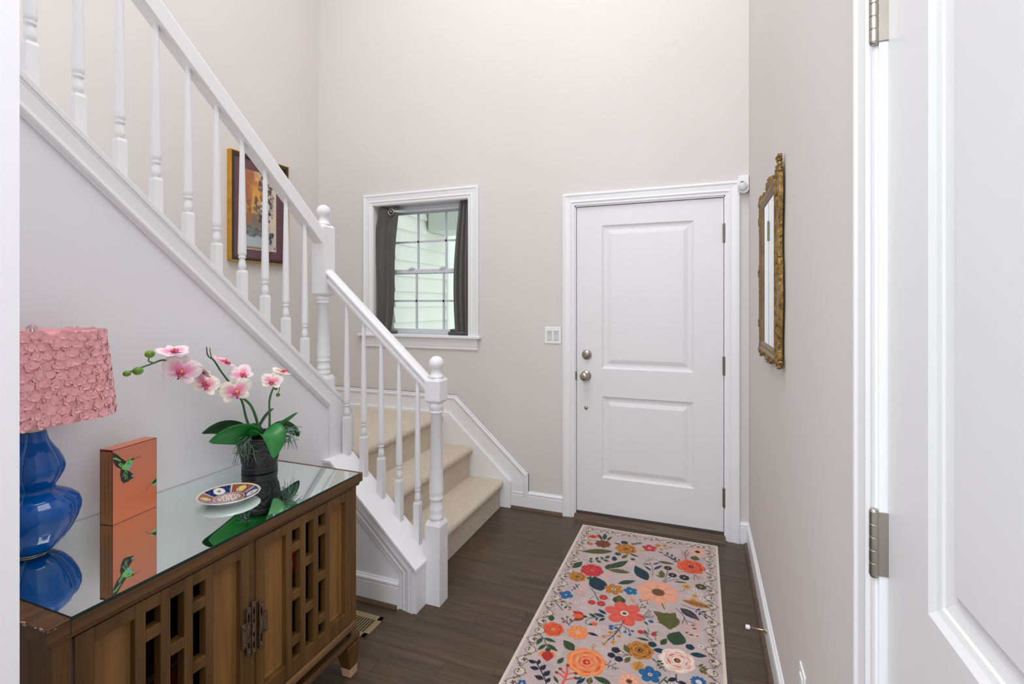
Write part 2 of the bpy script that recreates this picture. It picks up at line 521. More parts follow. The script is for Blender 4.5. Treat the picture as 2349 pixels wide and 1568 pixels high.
# knee wall of the lower flight
def zknee(x): return 0.652 - 0.91 * (max(x, -1.705) + 1.705)
mb = MB(); mb.prism([(XW, 0), (-1.235, 0), (-1.235, zknee(-1.235) - .02), (-1.705, .63), (XW, .63)], 1, 1.985, 2.115)
struct('wall_knee', mb, 'wall_paint_white')

# ---- trims
CASING = [(0, 0), (0, .016), (.006, .020), (.014, .020), (.020, .016), (.046, .013), (.052, .015), (.058, .015), (.064, .010), (.074, .010), (.080, .008), (.080, 0)]
def casing(mb, path, normal, flip=1, width=.08, **k):
    s = width / .08
    mb.sweep(path, normal, [(a * s, t) for a, t in CASING], flip=flip, **k)
# front door casing (outer edge path, profile runs inward)
mb = MB(); casing(mb, [(-.866, YB, 0.0), (-.866, YB, 2.156), (.219, YB, 2.156), (.219, YB, 0.0)], (0, -1, 0), flip=-1)
struct('trim_1', mb, 'trim_white')
# window casing, stool and apron
mb = MB(); casing(mb, [(-2.484, YB, 1.19), (-2.484, YB, 2.272), (-1.489, YB, 2.272), (-1.489, YB, 1.19)], (0, -1, 0), flip=-1, width=.084)
mb.v = [p for p in mb.v]
struct('trim_2', mb, 'trim_white')
mb = MB(); mb.box(-2.525, -1.470, YB - .038, YB, 1.170, 1.190); mb.box(WX0, WX1, YB, YB + .07, 1.170, 1.190)
struct('trim_3', mb, 'trim_white', bevel=.004)
mb = MB(); mb.sweep([(-2.495, YB, 1.086), (-1.497, YB, 1.086)], (0, -1, 0), [(0, 0), (0, .008), (.01, .012), (.018, .010), (.03, .013), (.06, .015), (.072, .018), (.084, .018), (.084, 0)])
struct('trim_4', mb, 'trim_white')

BASE = [(0, 0), (0, .013), (.097, .013), (.102, .010), (.108, .014), (.116, .013), (.122, .007), (.128, .005), (.128, 0)]
def zf(mb, x): return mb
# back wall baseboards and the stair skirt
mb = MB(); mb.sweep([(-1.225, YB, 0), (-.866, YB, 0)], (0, -1, 0), BASE)
mb.sweep([(.219, YB, 0), (XR, YB, 0)], (0, -1, 0), BASE)
struct('baseboard_back', mb, 'trim_white')
mb = MB()
mb.prism([(XL, .757), (-1.67, .757), (-1.111, .251), (-1.111, .10), (-1.24, .0), (XL, 0)], 1, YB - .011, YB)
CAPP = [(0, 0), (0, .012), (.006, .016), (.012, .012), (.020, .020), (.030, .018), (.036, .012), (.036, 0)]
mb.sweep([(XL, YB, .757), (-1.67, YB, .757), (-1.111, YB, .251), (-1.111, YB, .10)], (0, -1, 0), CAPP, flip=-1)
struct('trim_5', mb, 'trim_white')
mb = MB(); mb.prism([(XL, .632), (-1.722, .632), (-1.235, .190), (-1.235, 0), (XL, 0)], 1, YB - .030, YB - .010)
struct('trim_6', mb, 'trim_white', bevel=.005)
mb = MB(); mb.prism([(YB - .032, 0), (YB - .013, 0), (YB - .013, .019), (YB - .022, .017), (YB - .029, .009)], 0, -1.232, -.868)
struct('trim_7', mb, 'shoe_oak')
# right wall baseboard
mb = MB(); mb.sweep([(XR, YB - .013, 0), (XR, 1.025, 0)], (-1, 0, 0), BASE)
struct('baseboard_right', mb, 'trim_white')
mb = MB(); mb.prism([(XR - .032, 0), (XR - .013, 0), (XR - .013, .019), (XR - .024, .016), (XR - .030, .008)], 1, 1.0, YB - .03)
struct('trim_8', mb, 'shoe_oak')
# knee wall: cap, moulding below it, end board, baseboard and shoe
mb = MB()
def kz(x, o): return zknee(x) + o
mb.prism([(XW, .634), (-1.712, .634), (-1.2165, zknee(-1.2165) - .020), (-1.2165, zknee(-1.2165)), (-1.705, .652), (XW, .652)], 1, 1.962, 2.135)
struct('trim_9', mb, 'trim_white', bevel=.003)
mb = MB()
mb.sweep([(XW, 1.985, .632), (-1.714, 1.985, .632), (-1.238, 1.985, .200), (-1.238, 1.985, 0)], (0, -1, 0),
         [(0, 0), (0, .019), (.010, .019), (.016, .013), (.024, .016), (.046, .010), (.054, .012), (.062, .007), (.078, .006), (.080, 0)], flip=-1)
struct('trim_10', mb, 'trim_white')
mb = MB(); mb.box(-1.238, -1.2185, 1.970, 2.128, 0, zknee(-1.2185) - .017)
struct('trim_11', mb, 'trim_white', bevel=.0015)
mb = MB(); mb.sweep([(XW, 1.985, 0), (-1.318, 1.985, 0)], (0, -1, 0), BASE)
struct('baseboard_knee', mb, 'trim_white')
mb = MB(); mb.prism([(1.953, 0), (1.972, 0), (1.972, .018), (1.962, .016), (1.955, .008)], 0, XW, -1.325)
struct('trim_12', mb, 'shoe_oak')
# upper flight: sloping trim on the wall, cap above it, corner board
mb = MB()
def zlow(y): return 1.4235 + 0.875 * (1.393 - y)
mb.sweep([(XW, 0.42, zcap(.42)), (XW, 1.998, zcap(1.998))], (1, 0, 0),
         [(0, 0), (0, .011), (.006, .011), (.008, .009), (.010, .011), (.047, .011), (.050, .0145), (.059, .016), (.066, .013), (.072, .008), (.075, .007), (.075, 0)],
         flip=-1, end0=(0, 0, -1.329), end1=(0, 0, -1.329))
struct('trim_13', mb, 'trim_white')
mb = MB(); mb.prism([(1.998, .652), (2.19, .652), (2.19, zcap(2.19)), (1.998, zcap(1.998))], 0, XW, XW + .011)
struct('trim_14', mb, 'trim_white')
mb = MB(); mb.prism([(0.42, zcap(.42)), (2.175, zcap(2.175)), (2.19, zcap(2.19) + .010), (2.19, zcap(2.19) + .026), (0.42, zcap(.42) + .026)], 0, -1.978, XW + .014)
struct('trim_15', mb, 'trim_white', bevel=.003)
# under-stair wall baseboard
mb = MB(); mb.sweep([(XW, 1.97, 0), (XW, .42, 0)], (1, 0, 0), BASE, flip=-1)
struct('baseboard_stair', mb, 'trim_white')

# ---- carpeted stairs
st = thing('carpeted_stairs', 'beige carpeted stairs with rounded nosings turning at a landing below the window', 'stairs', (-1.9, 2.7, 0))
def step_prof(x_riser, z0, z1, x_back):
    r = .022; xn = x_riser + .026
    pts = [(x_back, z0), (x_riser, z0), (x_riser, z1 - .055)]
    for k in range(7):
        a = -math.pi / 2 + math.pi * k / 6
        pts.append((xn - r + r * math.cos(a), z1 - r - .004 + (r + .004) * math.sin(a)))
    pts.append((x_back, z1))
    return pts
RIS = [(-1.312, 0.0, .192, -1.62), (-1.548, .10, .402, -1.86)]
for xr, z0, z1, xb in RIS:
    mb = MB(); mb.prism(step_prof(xr, z0, z1, xb), 1, 2.192, YB - .031); mb.prism(step_prof(xr, z0, z1, max(xb, XW + .013)), 1, 2.118, 2.1919)
    build('step', mb, 'carpet', st)
mb = MB(); mb.prism(step_prof(-1.790, .30, .612, XL + .003), 1, 2.20, YB - .031)
build('landing', mb, 'carpet', st)
mb = MB(); mb.box(XL + .003, -1.964, 2.03, 2.21, .3, .611)
build('landing_edge', mb, 'carpet', st)
for k in range(6):
    yr = 2.02 - .229 * k; z1 = .612 + .2 * (k + 1)
    mb = MB(); mb.prism([(p[0] , p[1]) for p in step_prof(0, z1 - .3, z1, -.27)], 1, XL + .002, -1.965)
    # the profile was made along x: turn it so that the step faces the landing
    mb.v = [(p[1], yr + p[0], p[2]) for p in mb.v]
    build('step', mb, 'carpet', st)

# ---- railing: newels, balusters, handrails
rl = thing('stair_railing', 'white wooden stair railing with turned balusters and ball-topped newel posts', 'railing', (-1.5, 2.09, 0))
def sq(mb, x, y, s, z0, z1, ch0=0, ch1=0):
    h = s / 2
    R = []
    if ch0: R.append((h * .80, z0 - ch0))
    R += [(h, z0), (h, z1)]
    if ch1: R.append((h * .80, z1 + ch1))
    v = []
    for hh, z in R: v += [(x - hh, y - hh, z), (x + hh, y - hh, z), (x + hh, y + hh, z), (x - hh, y + hh, z)]
    f = [(3, 2, 1, 0)]; n = len(R)
    for i in range(n - 1):
        for j in range(4): f.append((i * 4 + j, i * 4 + (j + 1) % 4, i * 4 + 4 + (j + 1) % 4, i * 4 + 4 + j))
    k = (n - 1) * 4; f.append((k, k + 1, k + 2, k + 3))
    mb.add(v, f)
def newel(x, y, zb, zs, zsh0, zsh1, zblk0, zblk1, ztop):
    p = build_newel = thing_part = None
    mb = MB(); s = .080
    sq(mb, x, y, s, zb, zs - .020, 0, .020)
    L = zsh0 - zs
    prof = [(.030, zs - .004), (.0355, zs + .010), (.0355, zs + .020), (.031, zs + .028), (.0350, zs + .045 * L / .12), (.0345, zs + .055 * L / .12), (.0285, zs + .085 * L / .12), (.029, zs + .092 * L / .12),
            (.0345, zs + .098 * L / .12), (.0350, zs + .106 * L / .12), (.031, zs + .112 * L / .12), (.0345, zsh0 + .004), (.0345, zsh0 + .02)]
    prof += [(.0262, zsh1 - .004), (.030, zsh1), (.0352, zsh1 + .006), (.0352, zsh1 + .012), (.030, zsh1 + .017), (.0335, zsh1 + .020), (.0335, zblk0 - .008), (.030, zblk0)]
    mb.lathe(prof, (x, y, 0), 24)
    sq(mb, x, y, s, zblk0 + .012, zblk1, .012, .014)
    o = build('newel_post', mb, 'trim_white', rl)
    mb = MB(); zr = zblk1 + .012
    zc = ztop - .0356
    prof = [(.034, zr), (.0365, zr + .006), (.0345, zr + .012), (.030, zr + .014), (.026, zr + .022), (.021, zc - .031)]
    for k in range(1, 12):
        a = -1.05 + (math.pi / 2 + 1.05) * k / 11
        prof.append((max(.0005, .0356 * math.cos(a)), zc + .0356 * math.sin(a)))
    mb.lathe(prof, (x, y, 0), 24)
    build('ball_finial', mb, 'trim_white', o)
N1 = (-1.186, 2.096); N2 = (-1.856, 2.087)
newel(N1[0], N1[1], 0.0, .392, .513, .900, .953, 1.057, 1.175)
newel(N2[0], N2[1], zcap(2.087) - .01, 1.051, 1.141, 1.424, 1.467, 1.823, 1.945)
def baluster_mesh(L):
    mb = MB(); sq(mb, 0, 0, .0315, -.035, .183, 0, .010)
    prof = [(.0095, .190), (.011, .196), (.0150, .204), (.0158, .213), (.0125, .232), (.0105, .240), (.0105, .242), (.0150, .245), (.0155, .250), (.0135, .254), (.0140, .258), (.0168, .263), (.0168, .272)] + [(.0168 - .0082 * t, .272 + (L - .272) * t) for t in (.03, .1, .2, .35, .5, .65, .8, 1.0)]
    mb.lathe(prof, (0, 0, 0), 14)
    me = bpy.data.meshes.new('baluster'); me.from_pydata(mb.v, [], mb.f)
    me.polygons.foreach_set('use_smooth', mb.s)
    bm = bmesh.new(); bm.from_mesh(me); bmesh.ops.recalc_face_normals(bm, faces=bm.faces); bm.to_mesh(me); bm.free()
    me.update(); me.materials.append(MATS['trim_white']); return me
bu = baluster_mesh(.79); bl = baluster_mesh(.80)
for k in range(11):
    yb = 1.955 - .1212 * k
    link_mesh('baluster', bu, None, (-1.856, yb, zcap(yb) + .026), rl)
for k in range(5):
    xb = -1.287 - .1055 * k
    link_mesh('baluster', bl, None, (xb, 2.092, zknee(xb)), rl)
# handrails
mb = MB()
P = [(-.030, 0), (.030, 0), (.030, .078), (.025, .088), (.014, .094), (-.014, .094), (-.025, .088), (-.030, .078)]
def zur(y): return 2.122 + .86 * (1.6 - y)
y0, y1 = 0.42, 2.05
v = [(-1.856 + a, y0, zur(y0) + b) for a, b in P] + [(-1.856 + a, y1, zur(y1) + b) for a, b in P]
n = len(P); mb.add(v, [tuple(range(n)), tuple(range(2 * n - 1, n - 1, -1))] + [(i, (i + 1) % n, n + (i + 1) % n, n + i) for i in range(n)])
build('handrail', mb, 'trim_white', rl, bevel=.003)
mb = MB()
P = [(-.018, 0), (.018, 0), (.018, .010), (.024, .013), (.024, .024), (.019, .030), (.019, .042), (.031, .052), (.031, .064), (.024, .074), (.012, .079), (-.012, .079), (-.024, .074), (-.031, .064), (-.031, .052), (-.019, .042), (-.019, .030), (-.024, .024), (-.024, .013), (-.018, .010)]
def zlr(x): return 1.255 - .895 * (x + 1.5145)
x0, x1 = -1.820, -1.222
v = [(x0, 2.092 + a, zlr(x0) + b) for a, b in P] + [(x1, 2.092 + a, zlr(x1) + b) for a, b in P]
n = len(P); mb.add(v, [tuple(range(n)), tuple(range(2 * n - 1, n - 1, -1))] + [(i, (i + 1) % n, n + (i + 1) % n, n + i) for i in range(n)])
build('handrail', mb, 'trim_white', rl, bevel=.0015)

# ================================================================== FRONT DOOR
door = sempty('door_1', (-.32, YB, 0))
def fd(a, z, t): return (a, YB + .010 - t, z)
SX0, SX1, SZ0, SZ1 = -.774, .130, .044, 2.065
PU = (-.606, -.040, .998, 1.938); PL = (-.606, -.040, .282, .815)
mb = MB()
fbox(mb, fd, SX0, PU[0], SZ0, SZ1, -.04, 0); fbox(mb, fd, PU[1], SX1, SZ0, SZ1, -.04, 0)
fbox(mb, fd, PU[0], PU[1], PU[3], SZ1, -.04, 0); fbox(mb, fd, PU[0], PU[1], PL[3], PU[2], -.04, 0); fbox(mb, fd, PU[0], PU[1], SZ0, PL[2], -.04, 0)
build('door_slab', mb, 'door_white', door)
for pn in (PU, PL):
    mb = MB(); rings_panel(mb, fd, *pn, [(0, 0), (.004, -.004), (.012, -.008), (.022, -.010), (.034, -.010), (.040, -.008), (.060, -.003)])
    build('panel', mb, 'door_white', door, fix=False)
mb = MB()   # jamb with stop
mb.box(DX0, SX0 - .003, YB - .001, YB + .14, 0, DZ1); mb.box(SX1 + .003, DX1, YB - .001, YB + .14, 0, DZ1); mb.box(DX0, DX1, YB - .001, YB + .14, SZ1 + .004, DZ1)
mb.box(SX0 - .003, SX1 + .003, YB + .052, YB + .14, SZ1 - .02, SZ1 + .004)
build('jamb', mb, 'trim_white', door)
mb = MB(); mb.box(DX0, DX1, YB + .055, YB + .16, 0.0, DZ1)
build('weather_seal', mb, 'dark_gap', door)
mb = MB(); mb.box(SX0, SX1, YB + .004, YB + .05, .031, .046)
build('door_sweep', mb, 'weatherstrip', door)
mb = MB(); mb.prism([(YB - .045, 0), (YB + .16, 0), (YB + .16, .030), (YB + .002, .030), (YB - .020, .020), (YB - .040, .012)], 0, DX0, DX1)
build('threshold', mb, 'shoe_oak', door)
def rosette(name, x, z, prof):
    mb = MB(); mb.lathe([(r, -h) for r, h in prof], (x, YB + .010, z), 26, axis=1)
    return build(name, mb, 'nickel', door)
rosette('door_knob', -.711, .947, [(.034, 0), (.034, .006), (.030, .010), (.016, .014), (.013, .030), (.020, .038), (.028, .050), (.029, .062), (.024, .072), (.010, .076)])
o = rosette('deadbolt', -.706, 1.086, [(.033, 0), (.033, .006), (.031, .012), (.027, .016), (.018, .016), (.017, .019), (.0005, .019)])
mb = MB(); mb.box(-.710, -.702, YB - .024, YB - .008, 1.070, 1.102); build('thumb_turn', mb, 'nickel', o, bevel=.002)
rosette('lock_bore_cover', -.711, .733, [(.0125, 0), (.0125, .003), (.009, .007), (.003, .009)])
mb = MB(); mb.box(SX0 - .007, SX0 + .001, YB - .002, YB + .012, .915, .970); build('strike_plate', mb, 'bronze', door)
def hinge(parent, cx, cy, z0, z1, r, name='hinge', n=5, m_='nickel'):
    mb = MB(); h = (z1 - z0) / n
    for k in range(n):
        mb.lathe([(r * .9, z0 + h * k + .0004), (r, z0 + h * k + .0012), (r, z0 + h * (k + 1) - .0012), (r * .9, z0 + h * (k + 1) - .0004)], (cx, cy, 0), 28, smooth=False)
    mb.lathe([(r * .75, z0 - .003), (r * .9, z0), (r * .9, z1), (r * .75, z1 + .003)], (cx, cy, 0), 14)
    return build(name, mb, m_, parent)
for z0, z1 in ((1.795, 1.905), (.994, 1.104), (.198, .311)):
    h_ = hinge(door, .1335, YB - .0005, z0, z1, .0064, m_='aged_nickel')
    mb = MB(); mb.box(.124, .143, YB + .0085, YB + .0105, z0, z1); build('hinge_leaf', mb, 'aged_nickel', h_)

# ================================================================== CLOSET DOOR IN THE RIGHT WALL
d2 = sempty('door_2', (XR, .56, 0))
XS = .276
def cd(a, z, t): return (XS - t, a, z)
mb = MB()
A0, A1, Z0, Z1 = .182, .937, .008, 2.038
Q0, Q1 = .327, .793
UP = (Q0, Q1, 1.027, 1.905); LW = (Q0, Q1, .25, .845)
fbox(mb, cd, A0, Q0, Z0, Z1, -.035, 0); fbox(mb, cd, Q1, A1, Z0, Z1, -.035, 0)
fbox(mb, cd, Q0, Q1, UP[3], Z1, -.035, 0); fbox(mb, cd, Q0, Q1, LW[3], UP[2], -.035, 0); fbox(mb, cd, Q0, Q1, Z0, LW[2], -.035, 0)
build('door_slab', mb, 'door_white', d2)
for pn in (UP, LW):
    mb = MB(); rings_panel(mb, cd, *pn, [(0, 0), (.010, -.0055), (.018, -.008), (.021, -.0105), (.034, -.014), (.038, -.0145), (.043, -.0145), (.054, -.0085)])
    build('panel', mb, 'door_white', d2, fix=False)
mb = MB()
mb.box(XR - .004, XR + .125, A1 + .003, D2Y1, 0, D2Z); mb.box(XR - .004, XR + .125, D2Y0, A0 - .003, 0, D2Z); mb.box(XR - .004, XR + .125, D2Y0, D2Y1, Z1 + .003, D2Z)
mb.box(XS + .038, XR + .125, A1 - .012, A1 + .003, 0, Z1)
build('jamb', mb, 'trim_white', d2)
mb = MB(); mb.box(XR + .07, XR + .128, D2Y0, D2Y1, 0, D2Z); build('closet_backing', mb, 'dark_gap', d2)
for z0, z1 in ((.998, 1.100), (1.842, 1.944), (.155, .257)):
    h_ = hinge(d2, .2575, .9405, z0, z1, .0066)
    mb = MB(); mb.box(.2565, .278, .9365, .9392, z0 + .001, z1 - .001)
    mb.box(.2565, .2665, .9372, .9435, z0 + .0215, z0 + .041); mb.box(.2565, .2665, .9372, .9435, z1 - .041, z1 - .0215)
    build('hinge_leaf', mb, 'nickel', h_)
mb = MB(); casing(mb, [(XR, 1.025, 0), (XR, 1.025, 2.125), (XR, .091, 2.125), (XR, .091, 0)], (-1, 0, 0), flip=-1)
struct('trim_16', mb, 'trim_white')

# ================================================================== WINDOW
win = sempty('window_1', (-1.98, YB, 1.19))
mb = MB(); d0, d1 = YB - .001, YB + .155
mb.box(WX0 - .012, WX0 + .004, d0, d1, WZ0 + .018, WZ1 + .01); mb.box(WX1 - .004, WX1 + .012, d0, d1, WZ0 + .018, WZ1 + .01); mb.box(WX0, WX1, d0, d1, WZ1 - .004, WZ1 + .01)
build('jamb_liner', mb, 'trim_white', win)
mb = MB()   # vinyl frame around the sashes
f0, f1 = YB + .085, YB + .150
mb.box(WX0, WX0 + .05, f0, f1, 1.19, WZ1); mb.box(WX1 - .05, WX1, f0, f1, 1.19, WZ1); mb.box(WX0, WX1, f0, f1, WZ1 - .034, WZ1); mb.box(WX0, WX1, f0, f1, 1.17, 1.203)
build('frame', mb, 'vinyl_white', win, bevel=.003)
def sash(name, y0, y1, z0, z1, br, tr, muntz, muntx, gx0, gx1):
    mb = MB(); sx = .036
    mb.box(gx0, gx0 + sx, y0, y1, z0, z1); mb.box(gx1 - sx, gx1, y0, y1, z0, z1)
    mb.box(gx0, gx1, y0, y1, z0, z0 + br); mb.box(gx0, gx1, y0, y1, z1 - tr, z1)
    s_ = build(name, mb, 'vinyl_white', win, bevel=.003)
    ym = (y0 + y1) / 2
    for x in muntx:
        mb = MB(); mb.box(x - .0075, x + .0075, ym - .006, ym + .006, z0 + br, z1 - tr); build('muntin', mb, 'vinyl_grey', s_)
    mb = MB(); mb.box(gx0 + sx, gx1 - sx, ym - .006, ym + .006, muntz - .0075, muntz + .0075); build('muntin', mb, 'vinyl_grey', s_)
    mb = MB(); mb.box(gx0 + sx - .004, gx1 - sx + .004, ym - .0015, ym + .0015, z0 + br - .004, z1 - tr + .004); build('pane', mb, 'window_glass', s_)
    return s_
sl = sash('lower_sash', YB + .090, YB + .118, 1.190, 1.690, .038, .032, 1.444, (-2.068, -1.830), -2.344, -1.623)
su = sash('upper_sash', YB + .122, YB + .148, 1.655, 2.160, .036, .034, 1.908, (-2.072, -1.825), -2.344, -1.623)
for x in (-2.11, -1.835):
    mb = MB(); mb.box(x - .022, x + .022, YB + .082, YB + .118, 1.689, 1.698); mb.lathe([(.014, 1.698), (.012, 1.707), (.004, 1.709)], (x, YB + .1, 0), 12)
    build('sash_lock', mb, 'vinyl_white', sl)
# curtain rod, rings and curtains inside the window recess
mb = MB(); mb.tube([(WX0 + .005, YB + .056, 2.137), (WX1 - .005, YB + .056, 2.137)], .0105, 12)
rod = tag(build('curtain_rod', mb, 'rod_white', origin=(-1.98, YB + .056, 2.137)), 'thin white tension rod across the top of the window recess', 'curtain rod')
def curtain(name, label, xa, xb, folds, amp, phase, foot):
    """xa/xb: left and right edge as functions of t (0 bottom .. 1 top)"""
    t_ = thing(name, label, 'curtain', ((xa(0) + xb(0)) / 2, YB + .04, 1.192), 'grey curtains on the window rod')
    mb = MB()
    def fn(u, v):
        z = 1.193 + v * .985
        x = xa(v) + (xb(v) - xa(v)) * u
        a = amp * (.75 + .25 * math.sin(3 * v + phase))
        y = YB + .026 + a * .62 * math.sin(2 * math.pi * folds * u + phase + .5 * math.sin(2.2 * v)) - .004 * math.sin(6 * v)
        return (x, y, z)
    mb.grid(fn, 60, 28)
    o = build('cloth', mb, 'curtain_grey', t_, fix=False)
    md = o.modifiers.new('thick', 'SOLIDIFY'); md.thickness = .003; md.offset = 0
    return t_
cl = curtain('curtain', 'dark grey curtain at the stair side of the window with a silver ring', lambda v: -2.397 + .045 * max(0, v - .80) / .2 + .010 * math.sin(5 * v), lambda v: -2.258 + .070 * v ** .8 + .012 * math.sin(7 * v), 1.6, .026, 2.6, 1)
cr_ = curtain('curtain', 'dark grey curtain bunched at the door side of the window', lambda v: -1.694 - .018 * math.sin(math.pi * v * 1.1) + .030 * v ** 3, lambda v: -1.577, 3.1, .017, .4, -1)
for t_, xs in ((cl, (-2.345, -2.150)), (cr_, (-1.738, -1.60))):
    mb = MB()
    s_ = 1 if t_ is cl else -1
    e = -2.185 if t_ is cl else -1.738
    b0 = -2.345 if t_ is cl else -1.595
    mb.tube([(b0, YB + .036, 1.206), ((b0 + e) / 2, YB + .018, 1.207), (e, YB + .004, 1.204)], .0155, 10, .75)
    if t_ is cr_: mb.tube([(-1.66, YB + .045, 1.214), (-1.70, YB + .03, 1.226), (-1.732, YB + .022, 1.224)], .014, 10, .7)
    build('hem_fold', mb, 'curtain_grey', t_)
mb = MB()
R_, r_ = .0225, .0045
mb.grid(lambda u, v: (-2.238 + (R_ + r_ * math.cos(2 * math.pi * v)) * math.cos(2 * math.pi * u), YB + .006 + r_ * math.sin(2 * math.pi * v), 2.131 + (R_ + r_ * math.cos(2 * math.pi * v)) * math.sin(2 * math.pi * u)), 28, 11, closed_u=True)
build('grommet', mb, 'nickel', cl)
mb = MB(); mb.lathe([(.018, -.001), (.018, .001)], (-2.238, YB + .0075, 2.131), 20, axis=1); build('grommet_hole', mb, 'dark_gap', cl)
mb = MB(); mb.tube([(-2.247, YB + .012, 2.135), (-2.20, YB + .030, 2.137), (-2.10, YB + .056, 2.137)], .0105, 12); build('rod_sleeve', mb, 'rod_white', rod)

# outside: lap siding of the projecting wing, porch beam, far porch wall
sw = sempty('wall_siding', (-2.4, 3.42, 0))
mb = MB(); mb.box(-2.60, -2.336, 3.42, 4.31, .3, 3.6); build('sheathing', mb, 'siding_white', sw)
k = 0; z = .62
while z < 3.3:
    mb = MB()
    mb.prism([(-2.336, z), (-2.310, z), (-2.331, z + .137), (-2.336, z + .137)], 1, 3.42, 4.31)
    build('siding_board', mb, 'siding_white', sw); z += .1292
mb = MB(); mb.box(-2.345, -2.30, 4.29, 4.335, .3, 3.6); build('corner_board', mb, 'siding_white', sw)
mb = MB(); mb.box(-2.30, -1.86, 3.93, 4.26, 2.095, 2.62); mb.box(-2.30, -1.87, 3.915, 3.93, 2.075, 2.62); mb.box(-2.30, -1.86, 3.92, 4.27, 2.075, 2.095)
pb = struct('wall_porch_beam', mb, 'exterior_grey', bevel=.004)
mb = MB(); mb.box(-3.2, 0.6, 5.6, 5.75, -.4, 4.2)
struct('wall_porch', mb, 'exterior_grey')
mb = MB(); mb.box(-3.2, .6, 3.45, 5.6, -.25, -.15)
struct('floor_porch', mb, 'exterior_grey')

# ================================================================== SIDEBOARD
CZ = .772
sb = thing('sideboard', 'walnut sideboard with lattice doors, bronze pulls and a mirrored top', 'cabinet', (-1.49, 1.10, 0))
CX0, CX1 = -1.742, -1.240      # body
CY0, CY1 = .612, 1.572
def front(a, z, t): return (CX1 + t, a, z)
mb = MB()   # carcass: ends, bottom, back, shelf
mb.box(CX0, CX1, CY0, CY0 + .036, .205, CZ - .034); mb.box(CX0, CX1, CY1 - .030, CY1, .205, CZ - .034)
mb.box(CX0, CX1 - .004, CY0, CY1, .205, .225); mb.box(CX0, CX1 - .006, CY0, CY1, CZ - .046, CZ - .034)
build('body', mb, 'walnut', sb, bevel=.002)
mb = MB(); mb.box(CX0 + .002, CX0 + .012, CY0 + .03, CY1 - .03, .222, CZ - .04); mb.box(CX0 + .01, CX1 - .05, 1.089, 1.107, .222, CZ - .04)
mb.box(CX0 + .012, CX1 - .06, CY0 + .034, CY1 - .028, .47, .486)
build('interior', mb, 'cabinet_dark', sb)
mb = MB()   # top board with end caps
mb.box(-1.748, -1.226, .596, 1.594, CZ - .033, CZ - .004); mb.box(-1.748, -1.226, .596, .640, CZ - .006, CZ + .001); mb.box(-1.748, -1.226, 1.573, 1.594, CZ - .006, CZ + .001)
build('top_board', mb, 'walnut_top', sb, bevel=.003)
for yy in (.638, 1.5725):
    mb = MB(); mb.box(-1.237, -1.2255, yy, yy + .0015, CZ - .034, CZ + .0012); build('end_joint', mb, 'cabinet_dark', sb)
mb = MB()
for k in range(16):
    yy = .600 + .036 * k / 15; mb.ball((-1.2262 - .0012, .599 + random.uniform(0, .03), CZ - .030 + random.uniform(0, .03)), (.0015, random.uniform(.002, .006), .0016), 6, 4)
for k in range(14):
    mb.ball((-1.23 - random.uniform(0, .11), .5968, CZ + .0002 - random.uniform(0, .006)), (random.uniform(.003, .009), .0014, .0016), 6, 4)
o = build('edge_wear', mb, 'worn_wood', sb); o['kind'] = 'stuff'
mb = MB(); mb.box(-1.746, -1.2275, .640, 1.573, CZ - .003, CZ + .003)
gl = build('mirror_top', mb, 'mirror', sb)
mb = MB(); mb.box(-1.2277, -1.2262, .640, 1.573, CZ - .0035, CZ + .003); mb.box(-1.746, -1.2262, .6388, .6402, CZ - .0035, CZ + .003)
build('glass_edge', mb, 'glass_edge', gl)
# moulded strip below the top, lower ledge
mb = MB(); mb.box(CX1 - .01, CX1 + .006, .604, 1.584, CZ - .046, CZ - .033)
build('top_moulding', mb, 'walnut_top', sb, bevel=.003)
mb = MB(); mb.prism([(CX1 - .03, .190), (CX1 + .008, .190), (CX1 + .013, .198), (CX1 + .008, .210), (CX1 - .002, .216), (CX1 - .03, .216)], 1, .604, 1.562)
mb.box(CX0, CX1 - .01, .612, 1.56, .190, .206)
build('bottom_ledge', mb, 'walnut_top', sb)
# base frame, spacers and legs
mb = MB(); mb.prism([(CX1 - .05, .130), (CX1 - .004, .130), (CX1 + .006, .142), (CX1 + .002, .160), (CX1 - .05, .160)], 1, .606, 1.588)
mb.box(CX0 + .01, CX1 - .03, .606, .650, .130, .160); mb.box(CX0 + .01, CX1 - .03, 1.545, 1.588, .130, .160); mb.box(CX0 + .01, CX0 + .05, .606, 1.588, .130, .160)
build('base_frame', mb, 'walnut_top', sb, bevel=.002)
for yy in (.66, 1.10, 1.25, 1.548):
    mb = MB(); mb.lathe([(.009, .158), (.009, .192)], (CX1 - .016, yy, 0), 12); build('spacer', mb, 'bronze', sb)
for (lx, sx) in ((CX1 - .028, 1), (CX0 + .04, -1)):
    for (ly, sy) in ((1.553, 1), (.641, -1)):
        mb = MB(); v = []
        for h, o_, z in ((.034, 0, .131), (.0215, .010, .033)):
            cx_, cy_ = lx + sx * o_ * .2, ly + sy * o_
            v += [(cx_ - h, cy_ - h, z), (cx_ + h, cy_ - h, z), (cx_ + h, cy_ + h, z), (cx_ - h, cy_ + h, z)]
        mb.add(v, [(0, 1, 2, 3), (7, 6, 5, 4)] + [(i, (i + 1) % 4, 4 + (i + 1) % 4, 4 + i) for i in range(4)])
        lg = build('leg', mb, 'walnut', sb, bevel=.003)
        mb = MB(); v = []
        for h, o_, z in ((.0225, .010, .034), (.0195, .012, .0)):
            cx_, cy_ = lx + sx * o_ * .2, ly + sy * o_
            v += [(cx_ - h, cy_ - h, z), (cx_ + h, cy_ - h, z), (cx_ + h, cy_ + h, z), (cx_ - h, cy_ + h, z)]
        mb.add(v, [(0, 1, 2, 3), (7, 6, 5, 4)] + [(i, (i + 1) % 4, 4 + (i + 1) % 4, 4 + i) for i in range(4)])
        build('foot_cap', mb, 'worn_wood', lg, bevel=.002)
